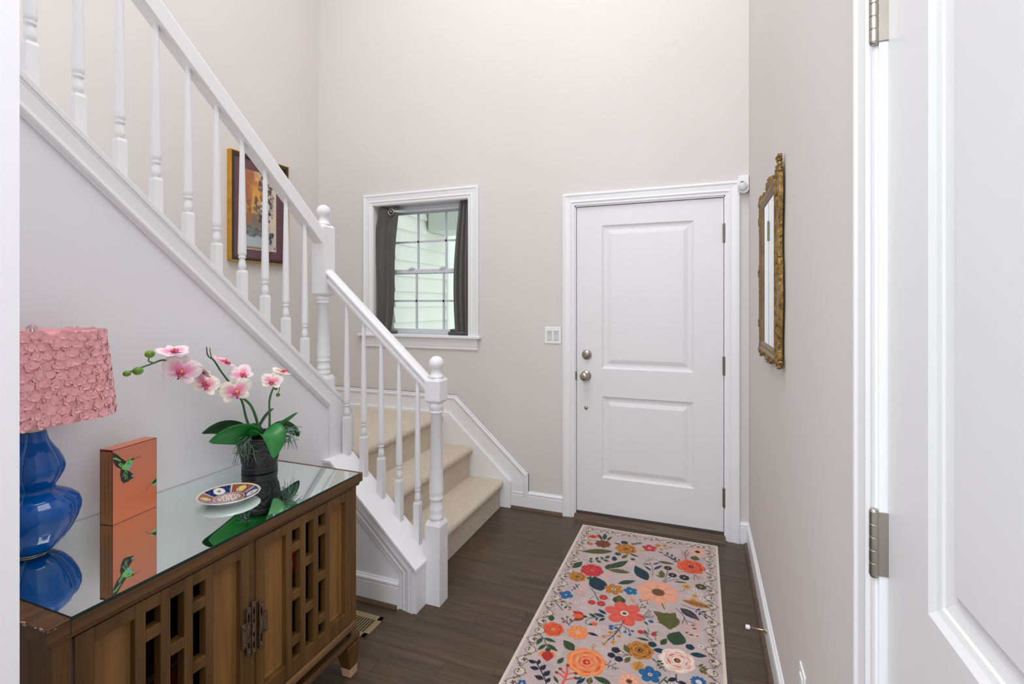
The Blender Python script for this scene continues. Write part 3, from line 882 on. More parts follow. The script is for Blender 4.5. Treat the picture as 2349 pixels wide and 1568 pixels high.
# doors
ZT, ZBt = .722, .220
def cab_door(a0, a1, panels, cols):
    """frame with two recessed panels and a lattice of openings"""
    d = build('door', MB().box(CX1 - .0199, CX1 - .018, a0, a0 + .001, ZBt, ZBt + .001), 'walnut', sb)
    mb = MB()
    T0, T1 = -.024, .002
    cuts = sorted([p for p in panels] + [c for c in cols])
    xs = a0
    for c0, c1 in cuts:
        fbox(mb, front, xs, c0, ZBt, ZT, T0, T1); xs = c1
        fbox(mb, front, c0, c1, .690, ZT, T0, T1); fbox(mb, front, c0, c1, ZBt, .270, T0, T1)
    fbox(mb, front, xs, a1, ZBt, ZT, T0, T1)
    for i, (c0, c1) in enumerate(cols):
        zz = [(.618, .646), (.460, .488), (.312, .338)] if i != 1 else [(.545, .573), (.387, .415)]
        for z0, z1 in zz: fbox(mb, front, c0, c1, z0, z1, T0, T1)
    build('door_frame', mb, 'walnut', d, bevel=.0012, seg=1)
    for c0, c1 in panels:
        mb = MB()
        rings_panel(mb, front, c0, c1, .270, .690, [(-.002, -.016), (.006, -.0165), (.007, -.0185)])
        build('door_panel', mb, 'walnut_panel', d, fix=False)
    return d
d_l = cab_door(.652, 1.087, [(.689, .772), (.973, 1.057)], [(.796, .831), (.855, .890), (.914, .949)])
d_r = cab_door(1.110, 1.540, [(1.142, 1.225), (1.424, 1.507)], [(1.250, 1.285), (1.309, 1.344), (1.368, 1.403)])
mb = MB(); mb.box(CX1 - .020, CX1 - .003, 1.087, 1.110, ZBt, ZT); build('astragal', mb, 'walnut', sb)
mb = MB(); mb.tube([(CX1 - .004, .650, .225), (CX1 - .004, .650, .72)], .004, 8); build('piano_hinge', mb, 'cabinet_dark', sb)
mb = MB(); mb.tube([(CX1 - .004, 1.5415, .225), (CX1 - .004, 1.5415, .72)], .003, 8); build('piano_hinge', mb, 'cabinet_dark', sb)
def pull(parent, bars, links):
    mb = MB()
    for a, z0, z1 in bars:
        zm = (z0 + z1) / 2
        mb.box(CX1 + .002, CX1 + .012, a - .0070, a - .0028, z0, z1); mb.box(CX1 + .002, CX1 + .012, a + .0028, a + .0070, z0, z1)
        for zz, hz in ((z0 + .009, .009), (zm, .014), (z1 - .009, .009)): mb.box(CX1 + .002, CX1 + .0115, a - .003, a + .003, zz - hz, zz + hz)
    for a0, a1, z in links: mb.box(CX1 + .002, CX1 + .010, a0, a1, z - .008, z + .008)
    for a, z0, z1 in bars:
        for zz in (z0 + .010, z1 - .010): mb.lathe([(.004, CX1 + .012), (.003, CX1 + .0145), (.0005, CX1 + .015)], (0, a, zz), 8, axis=0)
    build('pull', mb, 'bronze', parent, bevel=.002)
pull(d_l, [(1.0765, .404, .541), (1.0615, .432, .502)], [(1.058, 1.080, .490), (1.058, 1.080, .446)])
pull(d_l, [(1.094, .396, .550)], [(1.088, 1.102, .505), (1.088, 1.102, .44)])
pull(d_r, [(1.1205, .398, .537), (1.1365, .436, .497)], [(1.118, 1.140, .486), (1.118, 1.140, .448)])
# boxes glimpsed through the lattice
def printed_box(name, label, x0, x1, y0, y1, z0, z1, base, motif):
    """closed carton, front face towards +x carries a flat print"""
    t_ = thing(name, label, 'box', ((x0 + x1) / 2, (y0 + y1) / 2, z0))
    mb = MB(); mb.box(x0, x1, y0, y1, z0, z1)
    build('carton', mb, 'red_box', t_, colors=[[c / 255 for c in base]] * 8)
    W, Hh = 60, max(20, int(60 * (z1 - z0) / (y1 - y0)))
    cv = Canvas(W, Hh, base); motif(cv)
    mb = MB(); mb.grid(lambda u, v: (x1 + .0008, y0 + u * (y1 - y0), z1 - v * (z1 - z0)), 40, 40)
    cols = cv.sample(np.linspace(0, W - 1, 40), np.linspace(0, Hh - 1, 40)).reshape(-1, 3)
    build('front_print', mb, 'red_box', t_, colors=cols, fix=False)
def m1(cv):
    cv.disc(20, cv.h * .45, 9, (235, 225, 215)); cv.disc(20, cv.h * .45, 6, (150, 20, 24)); cv.ell(44, cv.h * .6, 10, 5, (225, 215, 210)); cv.poly([(0, 0), (60, 0), (60, cv.h * .16), (0, cv.h * .16)], (60, 130, 120))
printed_box('game_box', 'red carton behind the right lattice door, on the shelf', -1.62, -1.33, 1.16, 1.36, .487, .575, (165, 24, 26), m1)
printed_box('game_box', 'red carton behind the right lattice door, below the shelf', -1.62, -1.34, 1.15, 1.34, .2255, .37, (150, 20, 24), m1)
def m2(cv): cv.poly([(0, cv.h * .55), (60, cv.h * .45), (60, cv.h * .62), (0, cv.h * .72)], (216, 92, 30))
printed_box('game_box', 'dark red carton with an orange stripe behind the left lattice door', -1.60, -1.36, .72, .97, .2255, .42, (110, 14, 10), m2)

# ================================================================== TABLE LAMP
TZ = CZ + .003
LX, LY = -1.636, .766
lp = thing('table_lamp', 'blue glazed double gourd lamp with a ruffled pink shade on the sideboard', 'lamp', (LX, LY, TZ))
prof = [(.030, 0), (.046, .004), (.066, .020), (.083, .043), (.096, .070), (.1030, .094), (.1035, .108), (.097, .126), (.080, .142), (.063, .152), (.050, .158), (.0465, .163), (.049, .170), (.058, .183), (.0665, .200), (.0695, .215), (.064, .235), (.054, .256), (.042, .275), (.034, .290), (.031, .302), (.0295, .310), (.028, .318)]
def smoothprof(p, n):
    P = np.array(p); t = np.concatenate([[0], np.cumsum(np.hypot(np.diff(P[:, 0]), np.diff(P[:, 1])))]); q = np.linspace(0, t[-1], n)
    return np.stack([np.interp(q, t, P[:, 0]), np.interp(q, t, P[:, 1])], 1)
SP = smoothprof(prof, 70)
mb = MB()
def gourd(u, v):
    r, z = SP[min(69, int(round(v * 69)))]
    th = 2 * math.pi * u + math.pi / 4
    lobe = abs(math.cos(2 * (2 * math.pi * u)))           # 1 at the lobe centres, 0 at the four seams
    th = 2 * math.pi * u
    amp = .23 * min(1, r / .06)
    k = 1 - amp * (1 - lobe ** .42)
    return (LX + r * k * math.cos(th), LY + r * k * math.sin(th), TZ + .004 + z)
mb.grid(gourd, 160, 70, closed_u=True)
mb.f.append(tuple(range(160))); mb.s.append(False)
cb_ = build('ceramic_base', mb, 'blue_ceramic', lp)
for q in range(4):       # raised bead along each seam, its bright highlight painted as lighter blue
    mb = MB(); mb.tube([gourd(.125 + .25 * q, k / 69) for k in range(1, 69)], .0021, 6); build('seam', mb, 'seam_highlight', cb_)
mb = MB(); mb.lathe([(.033, 0), (.033, .005)], (LX, LY, TZ), 24); build('foot', mb, 'brass', lp)
mb = MB(); mb.lathe([(.027, .318), (.029, .322), (.029, .334), (.022, .338), (.012, .345), (.012, .40), (.018, .402), (.018, .45), (.004, .455)], (LX, LY, TZ), 20); build('socket', mb, 'brass', lp)
ZS0, ZS1 = 1.117, 1.357
def shade_pt(u, v, off=0.0):
    """rounded rectangle shade, u round, v up"""
    hx, hy = .106 - .012 * v + off, .173 - .025 * v + off
    r = .052; th = 2 * math.pi * u
    n = 3.2
    c, s = math.cos(th), math.sin(th)
    return (LX + hx * math.copysign(abs(c) ** (2 / n), c), LY + hy * math.copysign(abs(s) ** (2 / n), s), ZS0 + v * (ZS1 - ZS0))
mb = MB(); mb.grid(lambda u, v: shade_pt(u, v), 80, 8, closed_u=True)
sh = build('lamp_shade', mb, 'pink_cloth', lp)
md = sh.modifiers.new('thick', 'SOLIDIFY'); md.thickness = .003; md.offset = -1
mb = MB()
NP = 2000
_per = [Vector(shade_pt(k / NP, .5)) for k in range(NP + 1)]
_cum = np.concatenate([[0], np.cumsum([(_per[k + 1] - _per[k]).length for k in range(NP)])])
def u_at(s_): return float(np.interp(s_ % _cum[-1], _cum, np.linspace(0, 1, NP + 1)))
nrow, ncol = 10, int(_cum[-1] / .026)
for r_ in range(nrow):
    for c_ in range(ncol):
        s0 = (c_ + .5 * (r_ % 2) + random.uniform(-.25, .25)) * _cum[-1] / ncol
        z0 = (r_ + .5 + random.uniform(-.25, .25)) / nrow
        for q in range(10):
            a = q * 2.4 + random.uniform(-.3, .3); rad_ = .002 + .0013 * q
            v = min(.985, max(.015, z0 + rad_ * math.sin(a) / (ZS1 - ZS0))); u = u_at(s0 + rad_ * math.cos(a))
            p = Vector(shade_pt(u, v, .001)); e = 2e-3
            du = (Vector(shade_pt(u + e, v, .001)) - Vector(shade_pt(u - e, v, .001))).normalized()
            up = Vector((0, 0, 1)); nrm = du.cross(up).normalized()
            if nrm.dot(p - Vector((LX, LY, p.z))) < 0: nrm = -nrm
            d_ = du * math.cos(a) + up * math.sin(a); w_ = nrm.cross(d_)
            ln = random.uniform(.006, .010); wd = random.uniform(.006, .009); lift = random.uniform(.0006, .0026)
            rows = []
            for i in range(3):
                t = i / 2
                for j in (-1, -.4, .4, 1):
                    rows.append(p + d_ * (ln * (t - .35)) + w_ * (wd * math.sin(math.pi * (.25 + .6 * t)) * j) + nrm * (.0004 + .00022 * (10 - q) + lift * t * t * (1 - .3 * j * j)))
            mb.add(rows, [(i * 4 + j, i * 4 + j + 1, i * 4 + j + 5, i * 4 + j + 4) for i in range(2) for j in range(3)], True)
o = build('shade_ruffles', mb, 'pink_petal', sh, fix=False); o['kind'] = 'stuff'
mb = MB(); mb.tube([(LX, LY, TZ + .45), (LX, LY, ZS1 + .004)], .003, 8); mb.tube([(LX - .09, LY, ZS1 - .006), (LX + .09, LY, ZS1 - .006)], .002, 6); mb.tube([(LX, LY - .15, ZS1 - .006), (LX, LY + .15, ZS1 - .006)], .002, 6)
build('harp', mb, 'brass', lp)
mb = MB(); mb.ball((LX, LY, ZS1 + .004), .012, 10, 8); build('finial', mb, 'crystal', lp)

# ================================================================== BOOK STANDING ON THE SIDEBOARD
BIRD_P = {'wing': [(14, 32), (111, 83), (194, 145), (292, 206), (417, 235), (389, 251), (278, 254), (250, 299), (181, 285), (83, 236), (42, 191), (17, 157)], 'body': [(306, 209), (361, 181), (444, 181), (469, 203), (428, 250), (396, 295), (347, 335), (278, 323), (201, 283), (222, 247), (278, 224)], 'teal': [(319, 267), (428, 250), (392, 303), (342, 333), (294, 300)], 'headblk': [(403, 194), (444, 185), (472, 201), (444, 215), (424, 224)], 'tail': [(174, 284), (278, 322), (361, 352), (424, 397), (458, 416), (451, 466), (389, 469), (333, 487), (236, 489), (188, 446), (156, 356)], 'wg1': [(17, 103), (69, 106), (181, 167), (174, 183), (83, 144), (17, 119)], 'b2': [(872, 637), (889, 605), (944, 588), (1003, 584), (1000, 693), (917, 676)], 'b2blk': [(958, 595), (1003, 588), (1000, 641), (917, 648), (872, 639), (889, 628)]}
BIRD_S = {'beak': [(465, 202), (528, 202), (625, 206)], 'beak2': [(868, 645), (806, 665), (743, 707)], 't1': [(278, 330), (215, 393)], 't2': [(264, 378), (278, 449)], 't3': [(292, 384), (319, 441)], 't4': [(299, 343), (319, 373)], 'w1': [(125, 207), (222, 260)], 'w2': [(153, 195), (236, 246)], 'w3': [(139, 226), (208, 274)], 'h': [(319, 211), (403, 194)], 'b': [(319, 245), (375, 240)]}

A = Vector((-1.614, .943, TZ)); ub = Vector((-.021, .140, 0)).normalized(); nb = Vector((ub.y, -ub.x, 0)); BW, BT, BH = .142, .046, .222
bk = thing('book', 'orange hardback book with green hummingbirds, standing upright beside the blue lamp', 'book', tuple(A))
def bpnt(u, t, z): return tuple(A + ub * u - nb * t + Vector((0, 0, z)))
def bbox(u0, u1, t0, t1, z0, z1):
    m_ = MB(); v = [bpnt(u, t, z) for z in (z0, z1) for u, t in ((u0, t0), (u1, t0), (u1, t1), (u0, t1))]
    return m_.add(v, [(0, 3, 2, 1), (4, 5, 6, 7), (0, 1, 5, 4), (1, 2, 6, 5), (2, 3, 7, 6), (3, 0, 4, 7)])
build('slipcase', bbox(0.0006, BW, .0006, BT, 0, BH), 'book_side', bk)
NW, NH = 284, 444
cv = Canvas(NW, NH, (214, 116, 74))
for r_ in range(NH):
    t = r_ / NH; cv.a[r_, :, 0] = (200 + 12 * t) / 255; cv.a[r_, :, 1] = (118 - 6 * t) / 255; cv.a[r_, :, 2] = (92 - 24 * t) / 255
cv.a += RNG.normal(0, .008, cv.a.shape[:2])[..., None]
def bp(l): return [(u * NW / 1000, v * NH / 1000) for u, v in l]
BLK, GRN, TEA = (18, 24, 20), (120, 188, 96), (96, 184, 168)
cv.poly(bp(BIRD_P['tail']), BLK); cv.poly(bp(BIRD_P['wing']), BLK); cv.poly(bp(BIRD_P['body']), GRN); cv.poly(bp(BIRD_P['teal']), TEA); cv.poly(bp(BIRD_P['headblk']), BLK); cv.poly(bp(BIRD_P['wg1']), GRN)
for k_ in ('t1', 't2', 't3', 't4', 'w1', 'w2', 'w3'): cv.line(bp(BIRD_S[k_]), 4.5, GRN)
for k_ in ('h', 'b'): cv.line(bp(BIRD_S[k_]), 3.5, BLK)
cv.disc(431 * NW / 1000, 431 * NH / 1000, 7, (110, 190, 214))
cv.poly(bp(BIRD_P['b2']), GRN); cv.poly(bp(BIRD_P['b2blk']), BLK); cv.line(bp(BIRD_S['beak']), 2.4, BLK); cv.line(bp(BIRD_S['beak2']), 2.4, BLK)
DK = (110, 40, 44)
cv.line([(0, 2), (NW, 2)], 5, DK); cv.line([(NW - 1, 0), (NW - 1, NH)], 4, DK); cv.line([(1, 0), (1, NH)], 5, DK); cv.line([(0, NH - 1), (NW, NH - 1)], 5, DK)
cv.smooth()
nu, nv = 143, 223
mb = MB(); mb.grid(lambda u, v: bpnt(u * BW, 0, BH * (1 - v)), nu, nv)
cols = cv.sample(np.linspace(0, NW - 1, nu), np.linspace(0, NH - 1, nv)).reshape(-1, 3)
build('cover', mb, 'book_orange', bk, colors=cols, fix=False)
cv = Canvas(92, 444, (176, 108, 52))
for r_ in range(444): cv.a[r_, :, 0] -= .12 * (.5 - abs(r_ / 444 - .5))
cv.line([(0, 2), (92, 2)], 20, (60, 22, 24)); cv.line([(1, 0), (1, 444)], 4, (70, 30, 26)); cv.line([(90, 0), (90, 444)], 7, (96, 34, 44)); cv.line([(0, 442), (92, 442)], 4, (60, 24, 20))
for k in range(46):       # two columns of worn, unreadable spine lettering
    yy = 36 + 8 * k
    if k % 9 != 8: cv.line([(64, yy), (64 + (k * 7 % 5) - 2, yy + 5)], 5, (104, 62, 34))
    if 3 < k < 44 and k % 7 != 3: cv.line([(38, yy + 3), (38 + (k * 5 % 5) - 2, yy + 7)], 4, (112, 68, 36))
cv.smooth()
mb = MB(); mb.grid(lambda u, v: bpnt(0, BT * (1 - u), BH * (1 - v)), 46, 160)
cols = cv.sample(np.linspace(0, 91, 46), np.linspace(0, 443, 160)).reshape(-1, 3)
build('spine', mb, 'book_orange', bk, colors=cols, fix=False)

# ================================================================== PLATE
PX, PY = -1.470, 1.210
pl = thing('plate', 'round porcelain plate with a blue, red and gold painted pattern', 'plate', (PX, PY, TZ))
mb = MB(); RP = .094
mb.lathe([(.050, 0), (.052, .004), (.060, .005), (.082, .013), (RP, .0195), (RP + .0005, .0205), (RP - .001, .0215)], (PX, PY, TZ), 64, cap=False)
build('plate_body', mb, 'porcelain', pl)
nr, na = 60, 220
vv = []; cc = []
WHT, NAVY, RED, GOLD, PNK, SAGE = (238, 238, 238), (34, 38, 98), (134, 46, 42), (158, 118, 84), (224, 160, 168), (150, 160, 130)
def plate_col(x, y):
    r = math.hypot(x, y) / RP; th = math.atan2(y, x)
    if r > .955: return WHT
    if r > .93: return (214, 196, 140)
    h = (math.sin(x * 900) * math.sin(y * 1100) + math.sin(x * 520 + 2) * math.sin(y * 610 + 1)) * .5
    if r < .50:
        if r > .465: return (226, 178, 186)
        if r > .36: return (180, 88, 84) if h > .05 else ((120, 120, 118) if h < -.25 else SAGE)
        g = math.sin(x * 260 + 1.3 * math.sin(y * 310)) * math.cos(y * 230 + 1.1 * math.sin(x * 280))
        if g > .62: return (208, 84, 70)
        if g > .48: return (216, 140, 120)
        if g < -.78: return (40, 46, 84)
        if g < -.58: return (96, 116, 80)
        return (232, 226, 218) if h > -.45 else (150, 176, 206)
    s = ((th + 3.9) / (2 * math.pi) * 6) % 6; k = int(s); fr = s - k - .5
    d_ = math.hypot((r - .72) * RP, fr * 1.05 * r * RP)
    if k % 2 == 0:
        if d_ < .0175:
            if d_ < .006: return (206, 128, 120) if h > 0 else (120, 120, 120)
            return (226, 232, 226)
        if h > .55: return (150, 160, 214)
        return NAVY
    if d_ < .009: return (232, 202, 90)
    if d_ < .015: return (228, 214, 176) if h > 0 else GOLD
    if abs(fr) > .44: return (214, 204, 220)
    return RED if h > -.1 else GOLD
for i in range(nr):
    r = RP * .985 * i / (nr - 1)
    z = .0055 if r < .052 else .0055 + .0155 * ((r - .052) / (RP * .985 - .052)) ** 1.1
    for k in range(na):
        t = 2 * math.pi * k / na; x, y = r * math.cos(t), r * math.sin(t)
        vv.append((PX + x, PY + y, TZ + z + .0005)); cc.append([c_ / 255 for c_ in plate_col(x, y)])
ff = [(i * na + k, i * na + (k + 1) % na, (i + 1) * na + (k + 1) % na, (i + 1) * na + k) for i in range(1, nr - 1) for k in range(na)]
ff += [(0, na + k, na + (k + 1) % na) for k in range(na)]
mb = MB(); mb.add(vv, ff, True)
build('painted_face', mb, 'plate_print', pl, colors=cc, fix=False)

# ================================================================== ORCHID
OX, OY = -1.612, 1.462
oc = thing('potted_orchid', 'pink and white orchid in an embossed black pot on the sideboard', 'plant', (OX, OY, TZ))
def potr(z): return .058 + .006 * math.exp(-((z - .008) / .010) ** 2) + .024 * (z / .135) ** 1.2
mb = MB(); pr = [(.050, 0), (.064, .002)] + [(potr(z), z) for z in np.linspace(.006, .135, 18)] + [(.086, .139), (.083, .143), (.078, .139), (.074, .120), (.0005, .118)]
mb.lathe(pr, (OX, OY, TZ), 48)
pot = build('pot', mb, 'pot_black', oc)
mb = MB()
for k in range(7):
    a0 = 2 * math.pi * k / 7 + .35
    for sgn in (1, -1):
        pts = []
        for i in range(26):
            t = i / 25; sp = 2.6 * math.pi * t; rr = .026 * (1 - .75 * t)
            a = a0 + sgn * (.30 + (rr * math.cos(sp) - .026) / .07); z = .068 + rr * math.sin(sp) * 1.1 + (.012 if sgn > 0 else -.012)
            R0 = potr(z) + .0006
            pts.append((OX + R0 * math.cos(a), OY + R0 * math.sin(a), TZ + z))
        mb.tube(pts, .0021, 6, .55)
    for i in range(3):
        a = a0 + .1 * (i - 1); z = .100 + .010 * (i % 2); R0 = potr(z) + .0004
        mb.ball((OX + R0 * math.cos(a), OY + R0 * math.sin(a), TZ + z), (.0035, .0035, .007), 8, 5)
for zz in (.022, .128):
    pts = [(OX + (potr(zz) + .0006) * math.cos(q), OY + (potr(zz) + .0006) * math.sin(q), TZ + zz) for q in np.linspace(0, 2 * math.pi, 60)]
    mb.tube(pts, .0018, 6)
build('scroll_relief', mb, 'pot_relief', pot)
mb = MB()
for k in range(120):
    a = random.uniform(0, 6.28); r = .075 * math.sqrt(random.random())
    mb.ball((OX + r * math.cos(a), OY + r * math.sin(a), TZ + .122 + random.uniform(0, .012)), (random.uniform(.004, .010), random.uniform(.004, .010), random.uniform(.002, .005)), 6, 4)
o = build('bark_filling', mb, 'moss_brown', pot); o['kind'] = 'stuff'
# leaves: base, tip, width, sag
def leaf(base, mid, tip, w, side, fold, m_):
    base, mid, tip = Vector(base), Vector(mid), Vector(tip); side = Vector(side).normalized()
    mb = MB()
    def fn(u, v):
        p = base * (1 - v) ** 2 + mid * (2 * v * (1 - v)) + tip * v * v
        tg = ((mid - base) * (1 - v) + (tip - mid) * v).normalized()
        sd = (side - tg * side.dot(tg)).normalized(); nn = tg.cross(sd)
        ww = w * (math.sin(math.pi * min(1, .12 + .88 * v)) ** .55 if v < .985 else .05) * .5
        q = (u - .5) * 2
        return p + sd * (ww * q) + nn * (fold * ww * q * q)
    mb.grid(fn, 11, 22)
    o = build('leaf', mb, m_, oc, fix=False)
    md = o.modifiers.new('thick', 'SOLIDIFY'); md.thickness = .0016; md.offset = 0
B = Vector((OX, OY, TZ + .130))
leaf(B + Vector((.01, -.02, 0)), (-1.575, 1.33, .985), (-1.60, 1.238, .945), .090, (.5, .1, .9), -.2, 'leaf_green')
leaf(B + Vector((-.01, -.02, 0)), (-1.640, 1.33, 1.010), (-1.650, 1.25, .968), .070, (.6, .1, .8), -.2, 'leaf_dark')
leaf(B + Vector((.015, -.015, .004)), (-1.520, 1.425, .970), (-1.490, 1.412, .850), .132, (-.25, 1, 0), .35, 'leaf_green')
leaf(B + Vector((.01, .015, .0)), (-1.595, 1.535, .915), (-1.585, 1.630, .968), .058, (.6, 0, .8), -.25, 'leaf_green')
leaf(B + Vector((.0, .02, .0)), (-1.60, 1.56, .955), (-1.58, 1.632, .868), .062, (.6, 0, .8), -.25, 'leaf_dark')
leaf(B + Vector((-.015, .0, .0)), (-1.64, 1.49, .955), (-1.65, 1.565, .992), .055, (.8, -.2, .8), -.4, 'leaf_dark')
leaf(B + Vector((.0, -.01, .002)), (-1.60, 1.44, .955), (-1.66, 1.40, .930), .055, (.5, .8, .1), -.3, 'leaf_dark')
# stems
def curve(pts, n=30):
    P = np.array(pts, float); out = []
    P = np.vstack([2 * P[0] - P[1], P, 2 * P[-1] - P[-2]])
    for i in range(1, len(P) - 2):
        for k in range(n // (len(P) - 3) + 1):
            t = k / (n // (len(P) - 3) + 1); p0, p1, p2, p3 = P[i - 1], P[i], P[i + 1], P[i + 2]
            out.append(tuple(.5 * ((2 * p1) + (-p0 + p2) * t + (2 * p0 - 5 * p1 + 4 * p2 - p3) * t * t + (-p0 + 3 * p1 - 3 * p2 + p3) * t ** 3)))
    out.append(tuple(P[-2])); return out
def stem(pts, r0, taper): build('stem', MB().tube(curve(pts), r0, 8, taper), 'stem_green', oc)
SX = -1.605
stem([(SX, 1.462, TZ + .12), (SX + .01, 1.425, 1.00), (SX + .015, 1.385, 1.06), (SX + .01, 1.310, 1.112), (SX, 1.225, 1.145), (SX, 1.150, 1.195), (SX, 1.095, 1.245), (SX, 1.045, 1.238), (SX, .985, 1.222)], .0054, .45)
stem([(SX - .01, 1.450, TZ + .12), (SX - .012, 1.408, .98), (SX - .012, 1.385, 1.060), (SX - .012, 1.345, 1.120), (SX - .012, 1.300, 1.180), (SX - .012, 1.270, 1.225), (SX - .012, 1.247, 1.245), (SX - .012, 1.242, 1.275)], .0050, .4)
stem([(SX, 1.500, TZ + .12), (SX, 1.503, .97), (SX, 1.502, 1.04), (SX, 1.520, 1.085), (SX, 1.545, 1.110), (SX, 1.558, 1.135)], .0050, .5)
stem([(SX, 1.532, 1.095), (SX, 1.552, 1.080), (SX, 1.545, 1.064)], .0018, .8)
stem([(SX, 1.060, 1.240), (SX, 1.040, 1.248), (SX, 1.042, 1.262)], .0022, .8)
stem([(SX - .012, 1.262, 1.23), (SX - .012, 1.255, 1.262), (SX - .012, 1.256, 1.272)], .0018, .6)
for c_, r_ in (((SX, 1.043, 1.270), .0125), ((SX, 1.008, 1.222), .0130), ((SX, .977, 1.218), .0095), ((SX, 1.545, 1.056), .008), ((SX, 1.535, 1.083), .007)):
    mb = MB(); mb.ball(c_, (r_, r_ * 1.15, r_ * .95), 12, 9); build('bud', mb, 'bud_green', oc)
# flowers: each petal its own mesh
def petal(fl, C, R_, ang, ln, wd, cup, tip, core, flat=0.0):
    mb = MB(); cols = []
    def fn(u, v):
        t = v; q = (u - .5) * 2
        w = wd * math.sin(math.pi * (.10 + .86 * t)) ** .6
        x = q * w * .5; y = .004 + t * ln; z = cup * (t - .35) ** 2 * ln - .35 * cup * q * q * w * .5 + .0012 * math.sin(9 * q + 7 * t)
        c_ = max(0.0, 1 - (math.hypot(q * .75, t - .08) / .68) ** 1.5)
        cols.append([tip[k] / 255 * (1 - c_) + core[k] / 255 * c_ for k in range(3)])
        a = ang; p = Vector((x * math.cos(a) - y * math.sin(a), x * math.sin(a) + y * math.cos(a), z))
        return C + R_ @ p
    mb.grid(fn, 11, 13)
    o = build('petal', mb, 'orchid_petal', fl, colors=cols, fix=False)
    md = o.modifiers.new('thick', 'SOLIDIFY'); md.thickness = .0008; md.offset = 0
def flower(C, nrm, roll, s, tip, core):
    C = Vector(C); n = Vector(nrm).normalized()
    up = Vector((0, 0, 1)); x = up.cross(n)
    if x.length < .1: x = Vector((0, 1, 0)).cross(n)
    x.normalize(); y = n.cross(x)
    R_ = Matrix((x, y, n)).transposed() @ Matrix.Rotation(roll, 3, 'Z')
    mb = MB()
    def T(p): return tuple(C + R_ @ Vector(p))
    mb.tube([T((0, .002, .0)), T((0, .001, .008 * s)), T((0, -.003, .013 * s))], .0032 * s, 8, .9)
    fl = build('flower', mb, 'orchid_heart', oc)
    for a in (0, 2.15, -2.15): petal(fl, C - n * .0012, R_, a, .036 * s, .026 * s, .25, tip, core)
    for a in (1.15, -1.15): petal(fl, C + n * .001, R_, a, .042 * s, .046 * s, .22, tip, core)
    mb = MB()
    for sg in (-1, 1): mb.ball(T((sg * .006 * s, -.004, .005 * s)), (.005 * s,) * 3, 8, 6)
    mb.tube([T((0, -.004, .003 * s)), T((0, -.014 * s, .008 * s)), T((0, -.020 * s, .005 * s))], .005 * s, 8, .5)
    build('lip', mb, 'orchid_lip', fl)
CRM, PNK2, WHP, MAG = (246, 240, 226), (238, 120, 168), (246, 232, 236), (206, 62, 128)
toC = Vector((1.6, -1.3, .28))
FL = [((SX + .012, 1.110, 1.272), (.35, -.15, .95), .2, .95, WHP, PNK2), ((SX + .02, 1.128, 1.207), (1, -.55, .10), -.35, 1.18, WHP, PNK2),
      ((SX + .015, 1.200, 1.197), (.2, .7, .72), .4, .82, (240, 196, 204), (196, 70, 110)), ((SX + .02, 1.212, 1.152), (1, .05, .30), -.5, 1.08, CRM, PNK2),
      ((SX + .035, 1.318, 1.110), (1, -.35, .05), .12, 1.16, CRM, PNK2), ((SX + .0, 1.300, 1.216), (.4, .35, .85), -.3, .98, (246, 206, 214), MAG),
      ((SX + .01, 1.366, 1.163), (.75, -.25, .65), .5, .92, WHP, PNK2), ((SX, 1.568, 1.146), (.25, .1, .97), .8, .92, CRM, (220, 90, 100)),
      ((SX + .01, 1.504, 1.117), (.85, -.75, .55), -.2, .82, CRM, PNK2)]
for c_, n_, r_, s_, t_, k_ in FL: flower(c_, n_, r_, s_ * 1.13, t_, k_)
for cy, cx_, n_, lean in ((1.392, OX - .002, 36, -1), (1.522, OX + .040, 32, 1)):
    mb = MB()
    for k in range(n_):
        a = random.uniform(-.8, .8); b0 = Vector((cx_ + random.uniform(-.025, .02), cy + random.uniform(-.012, .012), TZ + .138))
        d_ = Vector((random.uniform(0, .06), lean * random.uniform(-.01, .06), random.uniform(-.085, .015)))
        mb.tube([b0, b0 + d_ * .5 + Vector((.014, lean * .006, .014)), b0 + d_], .0024, 5, .35)
        mid = b0 + d_ * .6 + Vector((.01, 0, .008))
        mb.tube([mid, mid + Vector((random.uniform(-.012, .02), random.uniform(-.018, .018), random.uniform(-.014, .01)))], .0018, 5, .4)
    o = build('moss_tuft', mb, 'moss', oc); o['kind'] = 'stuff'

